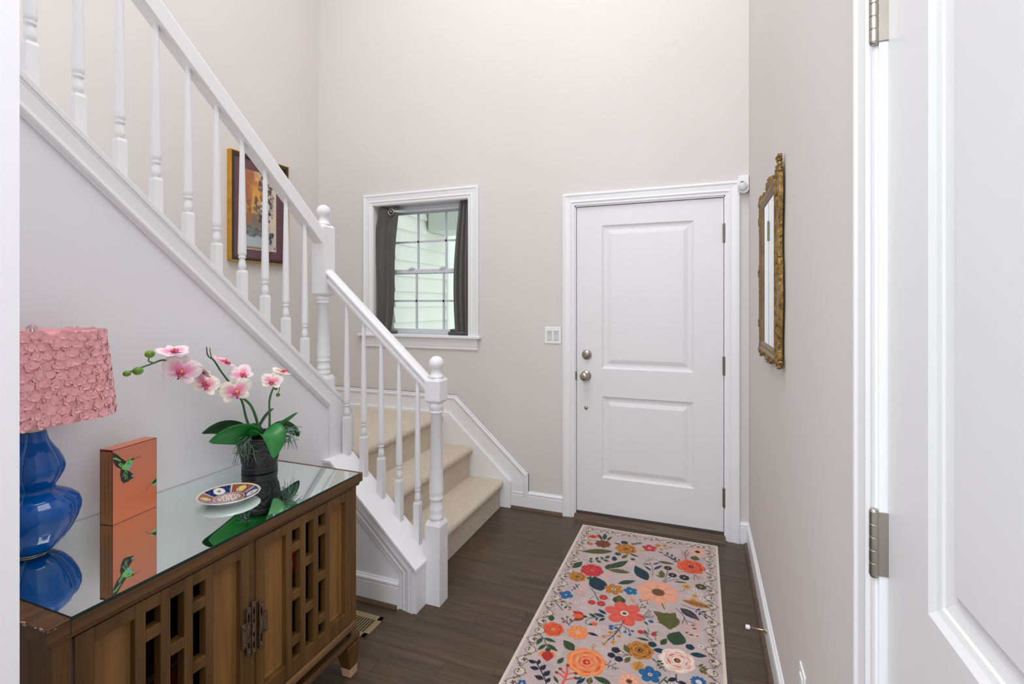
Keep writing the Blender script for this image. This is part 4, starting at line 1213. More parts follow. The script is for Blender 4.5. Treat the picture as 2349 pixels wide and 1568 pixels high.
# ================================================================== RUG
RUG = [
["L",120,147,55,145,0.5,"or",""],
["L",121,150,122,100,0.5,"or",""],
["D",93,138,17,"re"],
["S",3,"dg",[[77,230],[89,193],[127,178]]],
["D",98,237,16,"or"],
["D",83,228,6,"dg"],
["L",154,164,117,94,0.25,"dg",""],
["L",166,159,157,71,0.3,"dg",""],
["L",183,161,202,97,0.25,"dg",""],
["F",167,210,48,8,"br","or",0.12,""],
["L",237,278,63,345,0.3,"ol","dg"],
["S",2,"dg",[[98,430],[149,417],[204,386]]],
["L",136,418,138,389,0.5,"dg",""],
["L",134,422,151,445,0.5,"dg",""],
["L",165,405,169,371,0.5,"dg",""],
["L",169,409,199,429,0.5,"dg",""],
["L",202,387,183,362,0.5,"dg",""],
["L",204,386,236,402,0.5,"dg",""],
["L",211,371,228,333,0.5,"dg",""],
["L",260,381,253,329,0.5,"te",""],
["L",65,535,98,449,0.45,"dg","ol"],
["R",167,520,61,"cr","re","co","or"],
["R",109,608,46,"oc","br","yo","dk"],
["L",237,484,247,420,0.5,"dg",""],
["L",244,470,308,372,0.35,"dg",""],
["L",245,481,353,481,0.3,"ol",""],
["L",231,547,283,513,0.25,"pe",""],
["L",230,553,258,587,0.3,"pe",""],
["L",157,612,176,579,0.35,"dg",""],
["L",178,631,178,581,0.35,"dg",""],
["L",246,691,189,572,0.65,"te",""],
["S",3,"dk",[[133,672],[110,740]]],
["L",124,694,116,676,0.3,"dk",""],
["L",119,711,105,701,0.3,"dk",""],
["L",126,693,136,710,0.3,"dk",""],
["L",120,714,129,728,0.3,"dk",""],
["F",93,784,35,4,"bl","wh",0.14,""],
["D",164,658,11,"pk"],
["D",159,686,11,"pk"],
["D",155,718,10,"pk"],
["D",150,745,10,"pk"],
["S",3,"dk",[[195,685],[218,714],[249,776]]],
["S",2,"dg",[[221,718],[245,714]]],
["S",2,"dg",[[223,742],[209,777]]],
["S",2,"dg",[[240,755],[264,770]]],
["R",268,740,21,"re","cr","co","yo"],
["R",223,800,19,"re","cr","co","yo"],
["R",267,794,21,"re","cr","co","yo"],
["F",181,792,11,5,"cw","dk",0.25,""],
["F",156,828,11,5,"cw","dk",0.25,""],
["F",196,851,11,5,"cw","dk",0.25,""],
["F",303,654,48,6,"oc","wh",0.22,"dk"],
["S",3,"dk",[[56,854],[109,907]]],
["S",2,"dg",[[65,855],[106,844],[131,849]]],
["S",2,"dg",[[108,853],[144,880]]],
["D",79,833,7,"co"],
["D",131,846,7,"co"],
["D",138,891,7,"co"],
["L",82,848,106,835,0.4,"dg",""],
["L",120,867,113,894,0.4,"dg",""],
["L",126,869,144,880,0.4,"dg",""],
["L",91,859,99,879,0.4,"dg",""],
["L",272,181,224,174,0.3,"te",""],
["D",284,148,20,"te"],
["R",304,222,61,"oc","br","yo","dk"],
["L",364,213,414,218,0.3,"yo",""],
["S",2,"dg",[[326,161],[386,116]]],
["L",332,159,326,136,0.4,"dg",""],
["L",335,154,341,166,0.4,"dg",""],
["L",342,151,336,128,0.4,"dg",""],
["L",345,147,351,159,0.4,"dg",""],
["L",353,144,347,121,0.4,"dg",""],
["L",355,140,361,151,0.4,"dg",""],
["L",363,136,357,113,0.4,"dg",""],
["L",366,134,372,144,0.4,"dg",""],
["L",373,129,368,105,0.4,"dg",""],
["L",376,127,382,136,0.4,"dg",""],
["F",429,164,42,5,"cr","wh",0.24,"dk"],
["L",467,136,473,91,0.55,"oc",""],
["L",487,125,472,95,0.55,"oc",""],
["L",485,146,505,166,0.55,"oc",""],
["L",505,118,515,85,0.55,"oc",""],
["L",509,130,531,139,0.55,"oc",""],
["L",530,122,554,103,0.55,"oc",""],
["F",268,297,20,5,"dg","",0.25,""],
["L",296,339,321,283,0.4,"ol",""],
["L",332,269,382,290,0.3,"te",""],
["L",261,381,254,329,0.55,"te",""],
["F",355,326,14,5,"dg","or",0.2,""],
["F",357,372,12,5,"cw","or",0.3,""],
["S",2,"te",[[479,187],[532,216],[588,266]]],
["L",507,193,481,189,0.4,"te",""],
["L",532,203,528,174,0.4,"te",""],
["L",538,211,509,219,0.4,"te",""],
["L",554,221,555,191,0.4,"te",""],
["L",560,232,530,227,0.4,"te",""],
["L",573,246,574,217,0.4,"te",""],
["L",582,249,545,244,0.4,"te",""],
["L",591,258,564,272,0.4,"te",""],
["L",593,254,595,231,0.4,"te",""],
["S",3,"dk",[[636,106],[622,149],[630,218],[642,226]]],
["S",1.5,"cr",[[624,168],[603,122]]],
["S",1.5,"cr",[[633,204],[650,201]]],
["S",1.5,"cr",[[626,182],[602,149]]],
["S",1.5,"cr",[[632,197],[648,182]]],
["S",1.5,"cr",[[627,196],[600,175]]],
["S",1.5,"cr",[[632,189],[646,163]]],
["S",1.5,"cr",[[629,209],[599,200]]],
["S",1.5,"cr",[[632,181],[645,144]]],
["S",1.5,"cr",[[631,223],[598,225]]],
["S",1.5,"cr",[[632,173],[643,124]]],
["F",689,113,44,6,"pe","dk",0.33,""],
["L",674,221,679,164,0.8,"ol",""],
["R",658,295,74,"or","re","co","dk"],
["S",2.5,"dg",[[444,321],[461,369],[471,419],[471,459]]],
["S",1.5,"dg",[[442,302],[406,303]]],
["S",1.5,"dg",[[441,303],[420,336]]],
["S",1.5,"dg",[[443,299],[431,268]]],
["S",1.5,"dg",[[445,301],[461,263]]],
["S",1.5,"dg",[[445,304],[477,282]]],
["L",452,348,407,356,0.25,"te",""],
["L",462,413,421,372,0.25,"te",""],
["L",463,344,497,310,0.25,"te",""],
["L",472,395,512,335,0.25,"te",""],
["L",486,301,576,298,0.3,"ol","dg"],
["L",258,458,333,350,0.35,"dg",""],
["L",257,474,361,469,0.3,"ol",""],
["L",451,514,374,390,0.45,"te",""],
["S",2.5,"dk",[[525,499],[540,438],[542,374]]],
["S",2.5,"dk",[[531,507],[544,464],[562,438]]],
["S",2.5,"dk",[[533,504],[566,467],[604,445]]],
["F",542,353,22,8,"dk","yo",0.25,""],
["F",569,416,23,8,"dk","yo",0.25,""],
["F",627,419,27,8,"dk","yo",0.25,""],
["L",522,462,510,386,0.4,"ol",""],
["L",520,463,486,442,0.35,"ol",""],
["S",1.8,"dg",[[614,364],[593,378]]],
["D",593,378,5,"yo"],
["S",1.8,"dg",[[636,356],[612,371]]],
["D",612,371,5,"yo"],
["S",1.8,"dg",[[673,365],[676,420]]],
["D",676,420,5,"yo"],
["S",1.8,"dg",[[673,365],[697,412]]],
["D",697,412,5,"yo"],
["S",1.8,"dg",[[675,370],[711,393]]],
["D",711,393,5,"yo"],
["L",579,476,645,464,0.25,"ol",""],
["L",315,597,396,537,0.35,"dg",""],
["F",383,639,35,5,"bl","wh",0.13,""],
["F",511,603,105,7,"pe","bn",0.3,""],
["F",640,503,22,6,"yo","br",0.25,""],
["F",707,478,28,8,"dg","or",0.3,""],
["S",2,"dg",[[605,557],[626,547],[633,526]]],
["F",681,518,12,5,"cw","dk",0.25,""],
["F",661,546,12,5,"cw","dk",0.25,""],
["F",702,546,14,5,"cw","dk",0.25,""],
["F",652,584,11,5,"cw","dk",0.25,""],
["F",712,588,13,5,"cw","dk",0.25,""],
["F",680,571,14,5,"yo","or",0.3,""],
["F",673,610,16,5,"yo","or",0.3,""],
["L",623,629,763,645,0.32,"oc","dk"],
["L",346,772,336,695,0.75,"dg","yo"],
["S",2,"yo",[[391,683],[400,723],[423,742]]],
["L",400,718,389,698,0.4,"yo",""],
["L",403,726,410,700,0.4,"yo",""],
["S",2,"br",[[433,696],[462,695],[478,672]]],
["S",2,"br",[[467,693],[471,715]]],
["S",2,"br",[[462,695],[443,709]]],
["D",435,696,5,"cr"],
["D",440,710,5,"cr"],
["D",471,715,5,"cr"],
["F",380,830,90,6,"co","cw",0.22,"ol"],
["S",2,"dg",[[434,760],[428,744]]],
["D",428,744,4,"dg"],
["S",2,"dg",[[442,766],[450,732]]],
["D",450,732,4,"dg"],
["S",2,"dg",[[444,761],[465,742]]],
["D",465,742,4,"dg"],
["S",2,"dg",[[441,762],[463,753]]],
["D",463,753,4,"dg"],
["S",2.5,"dk",[[436,823],[461,828],[507,817]]],
["S",2,"dk",[[462,822],[481,766]]],
["D",481,766,3,"dk"],
["S",2,"dk",[[467,818],[489,774]]],
["D",489,774,3,"dk"],
["S",2,"dk",[[470,823],[491,796]]],
["D",491,796,3,"dk"],
["S",2,"dk",[[472,824],[506,803]]],
["D",506,803,3,"dk"],
["S",2,"dk",[[466,831],[471,839]]],
["D",471,839,3,"dk"],
["L",489,876,469,854,0.35,"dg",""],
["D",499,846,11,"bl"],
["L",571,805,502,764,0.55,"ol",""],
["L",571,805,598,741,0.55,"ol",""],
["L",575,831,527,841,0.5,"ol",""],
["L",574,823,611,827,0.55,"ol",""],
["L",563,754,582,875,0.75,"ol",""],
["S",5,"ol",[[535,690],[550,733]]],
["L",563,787,602,777,0.5,"ol",""],
["L",566,794,517,793,0.5,"ol",""],
["S",2.5,"dk",[[619,663],[665,681],[697,686],[732,735]]],
["L",688,685,707,669,0.4,"dk",""],
["L",686,690,688,706,0.4,"dk",""],
["L",707,695,730,682,0.4,"dk",""],
["L",704,700,700,723,0.4,"dk",""],
["L",718,712,746,701,0.4,"dk",""],
["L",723,718,732,740,0.4,"dk",""],
["L",618,697,702,761,0.42,"te","or"],
["S",2.5,"dk",[[598,706],[621,732],[639,767],[651,810]]],
["S",2.5,"dk",[[637,767],[629,815]]],
["S",2.5,"dk",[[648,783],[673,790],[691,799]]],
["D",627,823,7,"pe"],
["D",652,818,7,"pe"],
["D",689,782,7,"pe"],
["D",693,802,7,"pe"],
["D",641,853,7,"pe"],
["D",665,851,7,"pe"],
["D",694,851,7,"pe"],
["D",655,892,7,"pe"],
["D",681,904,7,"pe"],
["L",667,808,685,807,0.5,"br",""],
["L",672,831,691,826,0.5,"br",""],
["L",644,874,657,862,0.5,"br",""],
["L",659,879,679,876,0.5,"br",""],
["L",687,876,700,878,0.5,"br",""],
["S",3,"dk",[[386,883],[379,914],[374,958],[358,1001],[341,1033]]],
["S",2.5,"dk",[[377,914],[347,934],[336,950]]],
["S",2.5,"dk",[[383,920],[410,933],[423,962]]],
["S",2,"dk",[[411,936],[430,942]]],
["S",2,"dk",[[400,929],[402,959]]],
["S",2,"dk",[[377,957],[385,980]]],
["S",2,"dk",[[358,1001],[363,1032]]],
["S",2,"dk",[[374,954],[347,987]]],
["D",339,941,8,"bl"],
["D",342,959,8,"bl"],
["D",360,946,8,"bl"],
["D",401,959,7,"bl"],
["D",422,970,7,"bl"],
["D",430,942,7,"bl"],
["F",380,997,11,5,"yo","br",0.25,""],
["F",362,1045,11,5,"yo","br",0.25,""],
["F",344,986,12,5,"yo","br",0.25,""],
["S",2.5,"dk",[[477,941],[497,959],[516,974]]],
["D",464,935,13,"re"],
["S",2,"dg",[[494,953],[498,926],[491,898]]],
["L",493,943,475,916,0.4,"dg",""],
["D",519,931,12,"re"],
["S",2,"dg",[[526,945],[529,969]]],
["L",511,921,540,906,0.2,"dg",""],
["L",505,978,450,979,0.28,"dg",""],
["L",552,988,572,938,0.45,"dg",""],
["L",602,969,620,872,0.75,"dg","te"],
["D",518,998,17,"te"],
["L",523,1027,583,1024,0.45,"te",""],
["R",475,1052,55,"oc","br","yo","dk"],
["L",433,1085,409,1038,0.45,"ol",""],
["L",471,1174,483,1114,0.8,"yo","dg"],
["S",2.5,"dk",[[447,1096],[421,1095],[397,1081]]],
["S",2,"dg",[[432,1098],[387,1112]]],
["S",2,"dk",[[430,1097],[408,1120]]],
["D",381,1086,17,"dk"],
["D",369,1122,15,"dk"],
["D",400,1133,16,"dk"],
["L",426,1145,442,1104,0.45,"ol",""],
["F",708,939,13,6,"cw","dk",0.25,""],
["D",665,959,17,"te"],
["L",666,1002,731,991,0.42,"te",""],
["R",619,1059,71,"cw","pe","co","br"],
["S",3,"dg",[[523,1083],[552,1106],[580,1135]]],
["L",537,1094,528,1084,0.5,"dg",""],
["L",543,1094,563,1084,0.5,"dg",""],
["L",552,1106,547,1121,0.5,"dg",""],
["L",556,1102,572,1096,0.5,"dg",""],
["L",563,1118,554,1130,0.5,"dg",""],
["L",565,1114,577,1115,0.5,"dg",""],
["F",525,1174,44,5,"bl","wh",0.2,"re"],
["S",2,"ol",[[689,1061],[711,1077],[735,1097]]],
["L",699,1066,715,1042,0.4,"ol",""],
["L",707,1072,726,1053,0.4,"ol",""],
["L",714,1078,734,1062,0.4,"ol",""],
["L",703,1074,714,1099,0.4,"ol",""],
["L",714,1081,726,1101,0.4,"ol",""],
["F",455,1238,42,8,"pe","bn",0.28,""],
["F",699,1148,30,10,"bl","cw",0.4,""],
["S",4,"dk",[[618,1139],[621,1175],[635,1181]]],
["L",619,1159,589,1185,0.5,"dk",""],
["L",625,1176,658,1173,0.5,"dk",""],
["S",4,"dg",[[584,1166],[560,1210]]],
["L",577,1181,594,1197,0.4,"dg",""],
["R",106,1052,48,"or","re","co","yo"],
["F",211,1035,48,8,"oo","pe",0.3,""],
["L",83,1002,67,955,0.55,"dg",""],
["S",3,"dk",[[166,1003],[145,979],[125,970]]],
["S",2,"dk",[[156,991],[135,987]]],
["D",135,987,6,"br"],
["S",2,"dk",[[148,982],[142,948]]],
["D",142,948,6,"br"],
["S",2,"dk",[[162,996],[170,969]]],
["D",170,969,6,"br"],
["S",2,"dk",[[136,974],[124,967]]],
["D",124,967,6,"br"],
["S",2,"dk",[[164,987],[160,961]]],
["D",160,961,6,"br"],
["L",212,917,154,897,0.55,"re",""],
["L",212,919,173,964,0.5,"br",""],
["L",213,917,157,929,0.6,"or",""],
["D",216,917,9,"dg"],
["S",2.5,"dg",[[222,919],[259,907],[299,888]]],
["S",2.5,"dg",[[254,909],[230,934],[226,960],[243,969]]],
["D",265,953,13,"or"],
["D",251,962,7,"dg"],
["L",264,905,227,886,0.4,"te",""],
["L",299,884,246,881,0.4,"te",""],
["L",303,866,261,841,0.4,"te",""],
["L",303,895,280,926,0.4,"te",""],
["L",270,903,268,928,0.4,"te",""],
["F",290,994,11,6,"cw","dk",0.25,""],
["L",251,1020,299,1026,0.35,"dk",""],
["F",342,985,12,5,"yo","br",0.25,""],
["F",321,1021,11,5,"yo","br",0.25,""],
["F",363,1042,11,5,"yo","br",0.25,""],
["F",329,1066,11,5,"yo","br",0.25,""],
["S",2.5,"dk",[[334,1054],[357,1002],[372,940]]],
["S",2,"dk",[[357,1002],[329,1012]]],
["S",2,"dk",[[358,1003],[362,1029]]],
["D",336,942,8,"bl"],
["D",339,958,8,"bl"],
["D",359,946,8,"bl"],
["S",3,"dg",[[61,1105],[87,1126],[106,1158],[118,1174]]],
["L",78,1119,67,1173,0.35,"dg",""],
["L",85,1120,140,1128,0.35,"dg",""],
["L",103,1155,82,1201,0.35,"dg",""],
["L",107,1152,162,1179,0.35,"dg",""],
["D",121,1183,11,"dg"],
["L",118,1194,93,1233,0.6,"oo",""],
["L",130,1190,162,1214,0.6,"oo",""],
["L",123,1189,136,1249,0.75,"re",""],
["L",222,1151,166,1103,0.55,"dg","ol"],
["S",2,"oc",[[296,1123],[288,1099],[289,1078]]],
["S",2,"oc",[[291,1108],[279,1099]]],
["S",2,"oc",[[292,1108],[299,1084]]],
["R",283,1196,80,"oo","or","pe","cr"],
["L",179,1245,193,1203,0.45,"dg",""],
["S",4,"dk",[[93,1262],[122,1295],[150,1331],[168,1360]]],
["L",97,1273,64,1267,0.55,"dk",""],
["L",109,1275,105,1248,0.55,"dk",""],
["L",119,1299,82,1301,0.55,"dk",""],
["L",126,1302,137,1267,0.55,"dk",""],
["L",152,1342,113,1337,0.55,"dk",""],
["L",147,1327,162,1291,0.55,"dk",""],
["L",166,1354,172,1326,0.55,"dk",""],
["S",8,"co",[[224,1338],[226,1314],[227,1285],[217,1240]]],
["S",7,"co",[[221,1304],[190,1290]]],
["S",7,"co",[[224,1289],[197,1269]]],
["S",6,"co",[[227,1287],[256,1265]]],
["S",6,"co",[[227,1317],[262,1292]]],
["D",219,1239,7,"br"],
["D",188,1291,7,"br"],
["D",196,1268,7,"br"],
["D",258,1270,7,"br"],
["D",262,1293,7,"br"],
["L",208,1341,181,1311,0.3,"dg",""],
["L",273,1320,298,1278,0.35,"te",""],
["L",314,1304,317,1268,0.6,"dg","yo"],
["L",393,1274,324,1262,0.4,"dg",""],
["L",264,1300,286,1278,0.35,"dg",""],
["F",81,1389,18,5,"bl","wh",0.2,""],
["S",2.5,"dg",[[352,1181],[378,1182],[410,1188]]],
["S",2,"dg",[[363,1182],[372,1159]]],
["D",372,1159,3,"dg"],
["S",2,"dg",[[378,1182],[392,1164]]],
["D",392,1164,3,"dg"],
["S",2,"dg",[[374,1182],[369,1193]]],
["D",369,1193,3,"dg"],
["S",2,"dg",[[389,1184],[386,1194]]],
["D",386,1194,3,"dg"],
["S",2,"dg",[[397,1184],[396,1193]]],
["D",396,1193,3,"dg"]
]

PAL = dict(dg=(52, 78, 48), te=(24, 58, 72), ol=(98, 98, 46), re=(178, 46, 40), cr=(190, 48, 56), co=(224, 92, 78), oc=(182, 118, 46), br=(130, 66, 34), bn=(132, 86, 50), yo=(214, 150, 62), pe=(236, 166, 138), oo=(234, 138, 84), orr=(0, 0, 0), bl=(38, 104, 160), dk=(36, 38, 58), wh=(236, 226, 214), cw=(232, 212, 200), pk=(228, 164, 152))
PAL['or'] = (222, 92, 54)
PAL = {k_: tuple(x_ * (.84 if k_ in ('dg', 'te', 'ol', 'dk', 'bl', 'br', 'bn') else .92) for x_ in v_) for k_, v_ in PAL.items()}
RX0, RX1, RY1, RLEN = -.706, .093, 3.137, 2.35
FIELD = (182, 164, 162)
cv = Canvas(800, int(RLEN * 1000), FIELD)
hh, ww = cv.a.shape[:2]
n1 = RNG.normal(0, 1, (hh // 8 + 2, ww // 40 + 2)).repeat(8, 0).repeat(40, 1)[:hh, :ww]
n2 = RNG.normal(0, 1, (hh // 60 + 2, ww // 60 + 2)).repeat(60, 0).repeat(60, 1)[:hh, :ww]
cv.a += (n1 * .010 + n2 * .010)[..., None]
for _ in range(2): cv.smooth()
def shade(c, k): return tuple(max(0, min(255, x * k)) for x in c)
def paint(m):
    k = m[0]
    if k == 'L':
        c = PAL[m[6]]; cv.leaf(m[1], m[2], m[3], m[4], m[5], c, PAL[m[7]] if m[7] else None, .10 if m[5] > .4 else 0)
        if not m[7]:
            x1, y1, x2, y2 = m[1:5]
            if math.hypot(x2 - x1, y2 - y1) > 30: cv.line([(x1 + (x2 - x1) * .1, y1 + (y2 - y1) * .1), (x1 + (x2 - x1) * .85, y1 + (y2 - y1) * .85)], 2, shade(c, 1.25))
    elif k == 'S':
        cv.line(m[3], max(2.0, m[1] * 1.1), PAL[m[2]])
    elif k == 'D':
        c = PAL[m[4]]; cv.lobed(m[1], m[2], m[3] * 1.05, 5, .12, c)
        if m[3] > 9: cv.disc(m[1] - m[3] * .2, m[2] - m[3] * .2, m[3] * .4, shade(c, 1.12))
    elif k == 'F':
        _, x, y, r, n, c, cc, cr, dc = m; c = PAL[c]; ph = (x * 7 + y * 3) % 6
        dp = .42 if n <= 6 else .28
        cv.lobed(x, y, r, n, dp, c, ph)
        for i in range(n):
            a = -ph + 2 * math.pi * i / n
            if r > 25:
                for s_ in (-.16, 0, .16):
                    cv.line([(x + r * .36 * math.cos(a + s_), y + r * .36 * math.sin(a + s_)), (x + r * .8 * math.cos(a + s_), y + r * .8 * math.sin(a + s_))], 2, shade(c, 1.12))
            b = a + math.pi / n
            cv.line([(x + r * .2 * math.cos(b), y + r * .2 * math.sin(b)), (x + r * .62 * math.cos(b), y + r * .62 * math.sin(b))], max(1.4, r * .02), shade(c, .84))
        if cc:
            cv.lobed(x, y, r * cr, 8, .15, PAL[cc])
            if cc in ('bn', 'br', 'or') and r > 30:
                for i in range(26):
                    a = i * 2.4; q = r * cr * .75 * math.sqrt(i / 26); cv.disc(x + q * math.cos(a), y + q * math.sin(a), 2.2, (88, 60, 40))
        if dc: cv.disc(x, y, r * cr * .5, PAL[dc])
    elif k == 'R':
        _, x, y, r, c, dk, lt, cc = m; c, dk, lt = PAL[c], PAL[dk], PAL[lt]
        for i, (q, col, n) in enumerate(((1, c, 7), (.90, shade(c, 1.08), 7), (.74, dk, 6), (.70, c, 6), (.54, lt, 5), (.49, c, 5), (.36, dk, 5), (.32, shade(c, 1.06), 5))):
            cv.lobed(x + (i % 3 - 1) * r * .02, y, r * q, n, .14, col, i * .7 + x)
        for i in range(9):
            a = i * .7 + x; q0 = r * (.62 + .18 * (i % 2))
            cv.line([(x + q0 * math.cos(a + t_), y + q0 * math.sin(a + t_)) for t_ in (-.22, -.08, .08, .22)], max(1.6, r * .03), lt if i % 2 else dk)
        if cc: cv.lobed(x, y, r * .20, 6, .25, PAL[cc]); cv.disc(x + r * .03, y, r * .07, lt)
for m in RUG: paint(m)
for m in RUG:      # the part of the runner that lies nearer than the photo shows repeats the pattern
    def sh(m, dy):
        m = list(m)
        if m[0] == 'S': m[3] = [(p[0], p[1] + dy) for p in m[3]]
        else:
            m[2] += dy
            if m[0] == 'L': m[4] += dy
        return m
    yy = m[3][0][1] if m[0] == 'S' else m[2]
    if 130 < yy < 950 and yy + 1310 < RLEN * 1000 - 120: paint(sh(m, 1310))
# border vine
CREAM = (206, 194, 180)
W_, H_ = 800, int(RLEN * 1000)
def vine(px, py, dx, dy, nx, ny, L):
    """scrolling vine along (dx,dy) with inward normal (nx,ny)"""
    def Q(s, n): return (px + dx * s + nx * n, py + dy * s + ny * n)
    n_ = max(1, round(L / 64)); U = L / n_
    OLV = (84, 74, 48)
    for i in range(n_):
        s0 = i * U; fl = 1 if i % 2 == 0 else -1; c0 = 48 + fl * 5
        sc = s0 + U * .5; R = U * .33
        cv.ell(*Q(sc, c0), R * .9, R * .9, (197, 181, 177))
        a = [(sc + R * math.cos(t), c0 + fl * R * math.sin(t)) for t in np.linspace(math.pi * 1.05, -math.pi * .38, 26)]
        a += [(sc + R * k_ * math.cos(t), c0 + fl * R * k_ * math.sin(t)) for t, k_ in zip(np.linspace(-math.pi * .38, -math.pi * .85, 8), np.linspace(1, .66, 8))]
        cv.line([Q(*p) for p in a], 2.8, OLV)
        cv.line([Q(s0 - U * .18, 48 - fl * 12), Q(s0 + U * .06, 48 - fl * 2), Q(sc - R, c0)], 2.8, OLV)
        cv.line([Q(sc + R, c0), Q(s0 + U * 1.0, 48 + fl * 8)], 2.8, OLV)
        for (ls, ln_, es, en) in ((s0 + U * .02, 48, -10, 12), (s0 + U * .02, 48, 8, -14), (sc + R, c0 + fl * 4, 12, 13 * fl), (sc, c0 + fl * R, 3, 13 * fl)):
            cv.leaf(*Q(ls, ln_), *Q(ls + es * .8, ln_ + en * .8), .55, (96, 100, 52))
        fx = (sc - R * .1, c0 - fl * R * .25)
        if i % 2 == 0:
            cv.leaf(*Q(fx[0], fx[1]), *Q(fx[0] - 14, fx[1] - 3), .5, (36, 84, 104)); cv.leaf(*Q(fx[0], fx[1]), *Q(fx[0] + 12, fx[1] - 4), .5, (56, 80, 60)); cv.leaf(*Q(fx[0], fx[1]), *Q(fx[0] + 4, fx[1] + 13 * fl), .6, (214, 160, 70))
        else:
            for t in range(4): cv.leaf(*Q(fx[0], fx[1]), *Q(fx[0] + 13 * math.cos(t * 1.57 + .5), fx[1] + 13 * math.sin(t * 1.57 + .5)), .6, (100, 96, 48) if t % 2 else (98, 52, 56))
vine(0, 20, 0, 1, 1, 0, H_ - 40); vine(W_, 20, 0, 1, -1, 0, H_ - 40)
vine(70, 0, 1, 0, 0, 1, W_ - 140); vine(70, H_, 1, 0, 0, -1, W_ - 140)
for (a, b, c_, d_) in ((0, 13, 0, H_), (W_ - 13, W_, 0, H_), (0, W_, 0, 12), (0, W_, H_ - 12, H_)):
    cv.poly([(a, c_), (b, c_), (b, d_), (a, d_)], CREAM)
cv.a = np.clip(cv.a + RNG.normal(0, .018, (hh, ww))[..., None], 0, 1)
cv.smooth()
xs = np.linspace(0, .799, 400)
ys = np.concatenate([np.arange(0, 1.5, .002), np.arange(1.5, RLEN + .001, .008)])
nx_, ny_ = len(xs), len(ys)
GX, GY = np.meshgrid(xs, ys)
ripple = .0012 * np.sin(GX * 9 + 1) * np.exp(-GY * 5) + .0025 * np.exp(-((GX - .45) / .10) ** 2) * np.exp(-GY * 18)
edge = np.where((GY < .0035) , RNG.uniform(-.003, .004, GX.shape) * np.exp(-((GX - .47) / .16) ** 2), 0)
V = np.stack([RX0 + GX, RY1 - GY + edge, .0065 + ripple], -1).reshape(-1, 3)
idx = np.arange(nx_ * ny_).reshape(ny_, nx_)
Fq = np.stack([idx[:-1, :-1], idx[1:, :-1], idx[1:, 1:], idx[:-1, 1:]], -1).reshape(-1, 4)
rugt = thing('runner_rug', 'floral runner rug with coral and blue flowers and vine border before the front door', 'rug', (RX0 + .4, RY1 - RLEN / 2, 0))
me = bpy.data.meshes.new('pile')
base = WL[rugt]
me.vertices.add(len(V)); me.vertices.foreach_set('co', (V - np.array(base)).astype(np.float32).ravel())
me.loops.add(Fq.size); me.loops.foreach_set('vertex_index', Fq.astype(np.int32).ravel())
me.polygons.add(len(Fq)); me.polygons.foreach_set('loop_start', np.arange(0, Fq.size, 4, dtype=np.int32))
me.update(calc_edges=True)
ca = me.color_attributes.new('Col', 'FLOAT_COLOR', 'POINT')
arr = np.ones((len(V), 4), np.float32); arr[:, :3] = lin(cv.sample(xs * 1000, ys * 1000).reshape(-1, 3))
ca.data.foreach_set('color', arr.ravel()); me.update()
link_mesh('printed_pile', me, 'rug_print', base, rugt)
mb = MB(); mb.box(RX0 - .001, RX1 + .001, RY1 - RLEN - .001, RY1 - .002, .0, .0055)
mat('rug_backing', rgb(206, 194, 180), .95, var=(60, .08), spec=.1)
build('backing', mb, 'rug_backing', rugt)

# ================================================================== WALL MIRROR
MX0, MX1 = .243, .262
wm = thing('wall_mirror', 'ornate carved gilt mirror hanging on the right wall near the door', 'mirror', (.262, 2.19, 1.20))
MY0, MY1, MZ0, MZ1 = 1.888, 2.505, 1.222, 1.872
IY0, IY1 = 1.948, 2.440          # inner moulded frame
def frame_ring(mb, off, prof):
    """closed mitred frame"""
    cs = [(IY0, MZ0, 1, 1), (IY1, MZ0, -1, 1), (IY1, MZ1, -1, -1), (IY0, MZ1, 1, -1)]
    k = len(prof); v = []
    for (y, z, sy, sz) in cs:
        for a, t in prof: v.append((MX1 - t, y + sy * (off + a), z + sz * (off + a)))
    f = [(i * k + j, i * k + (j + 1) % k, ((i + 1) % 4) * k + (j + 1) % k, ((i + 1) % 4) * k + j) for i in range(4) for j in range(k)]
    mb.add(v, f)
mb = MB(); frame_ring(mb, 0, [(0, 0), (0, .014), (.005, .019), (.012, .021), (.018, .018), (.022, .016), (.022, 0)]); build('frame', mb, 'gold', wm)
mb = MB(); frame_ring(mb, .022, [(0, 0), (0, .015), (.006, .018), (.014, .015), (.020, .011), (.022, 0)]); build('liner', mb, 'gold_liner', wm)
mb = MB(); mb.box(MX1 - .010, MX1 - .004, IY0 + .040, IY1 - .040, MZ0 + .040, MZ1 - .040); build('mirror_glass', mb, 'wall_mirror_glass', wm)
mb = MB(); mb.box(MX1 - .004, XR, IY0 + .02, IY1 - .02, MZ0 + .02, MZ1 - .02); build('backing_board', mb, 'frame_black', wm)
for sd in (0, 1):        # carved wavy side rails
    yo, yi = (MY0, IY0 + .006) if sd == 0 else (MY1, IY1 - .006)
    sg = 1 if sd == 0 else -1
    zz = np.linspace(1.205, 1.895, 40)
    poly = [(yi, 1.895), (yi, 1.205)] + [(yo + sg * (.008 + .010 * math.sin((z - 1.55) * 17) - .006 * math.exp(-((z - 1.56) / .03) ** 2)), z) for z in zz]
    mb = MB(); mb.prism(poly, 0, MX0 + .004, MX1); build('side_rail', mb, 'gold', wm, bevel=.003)
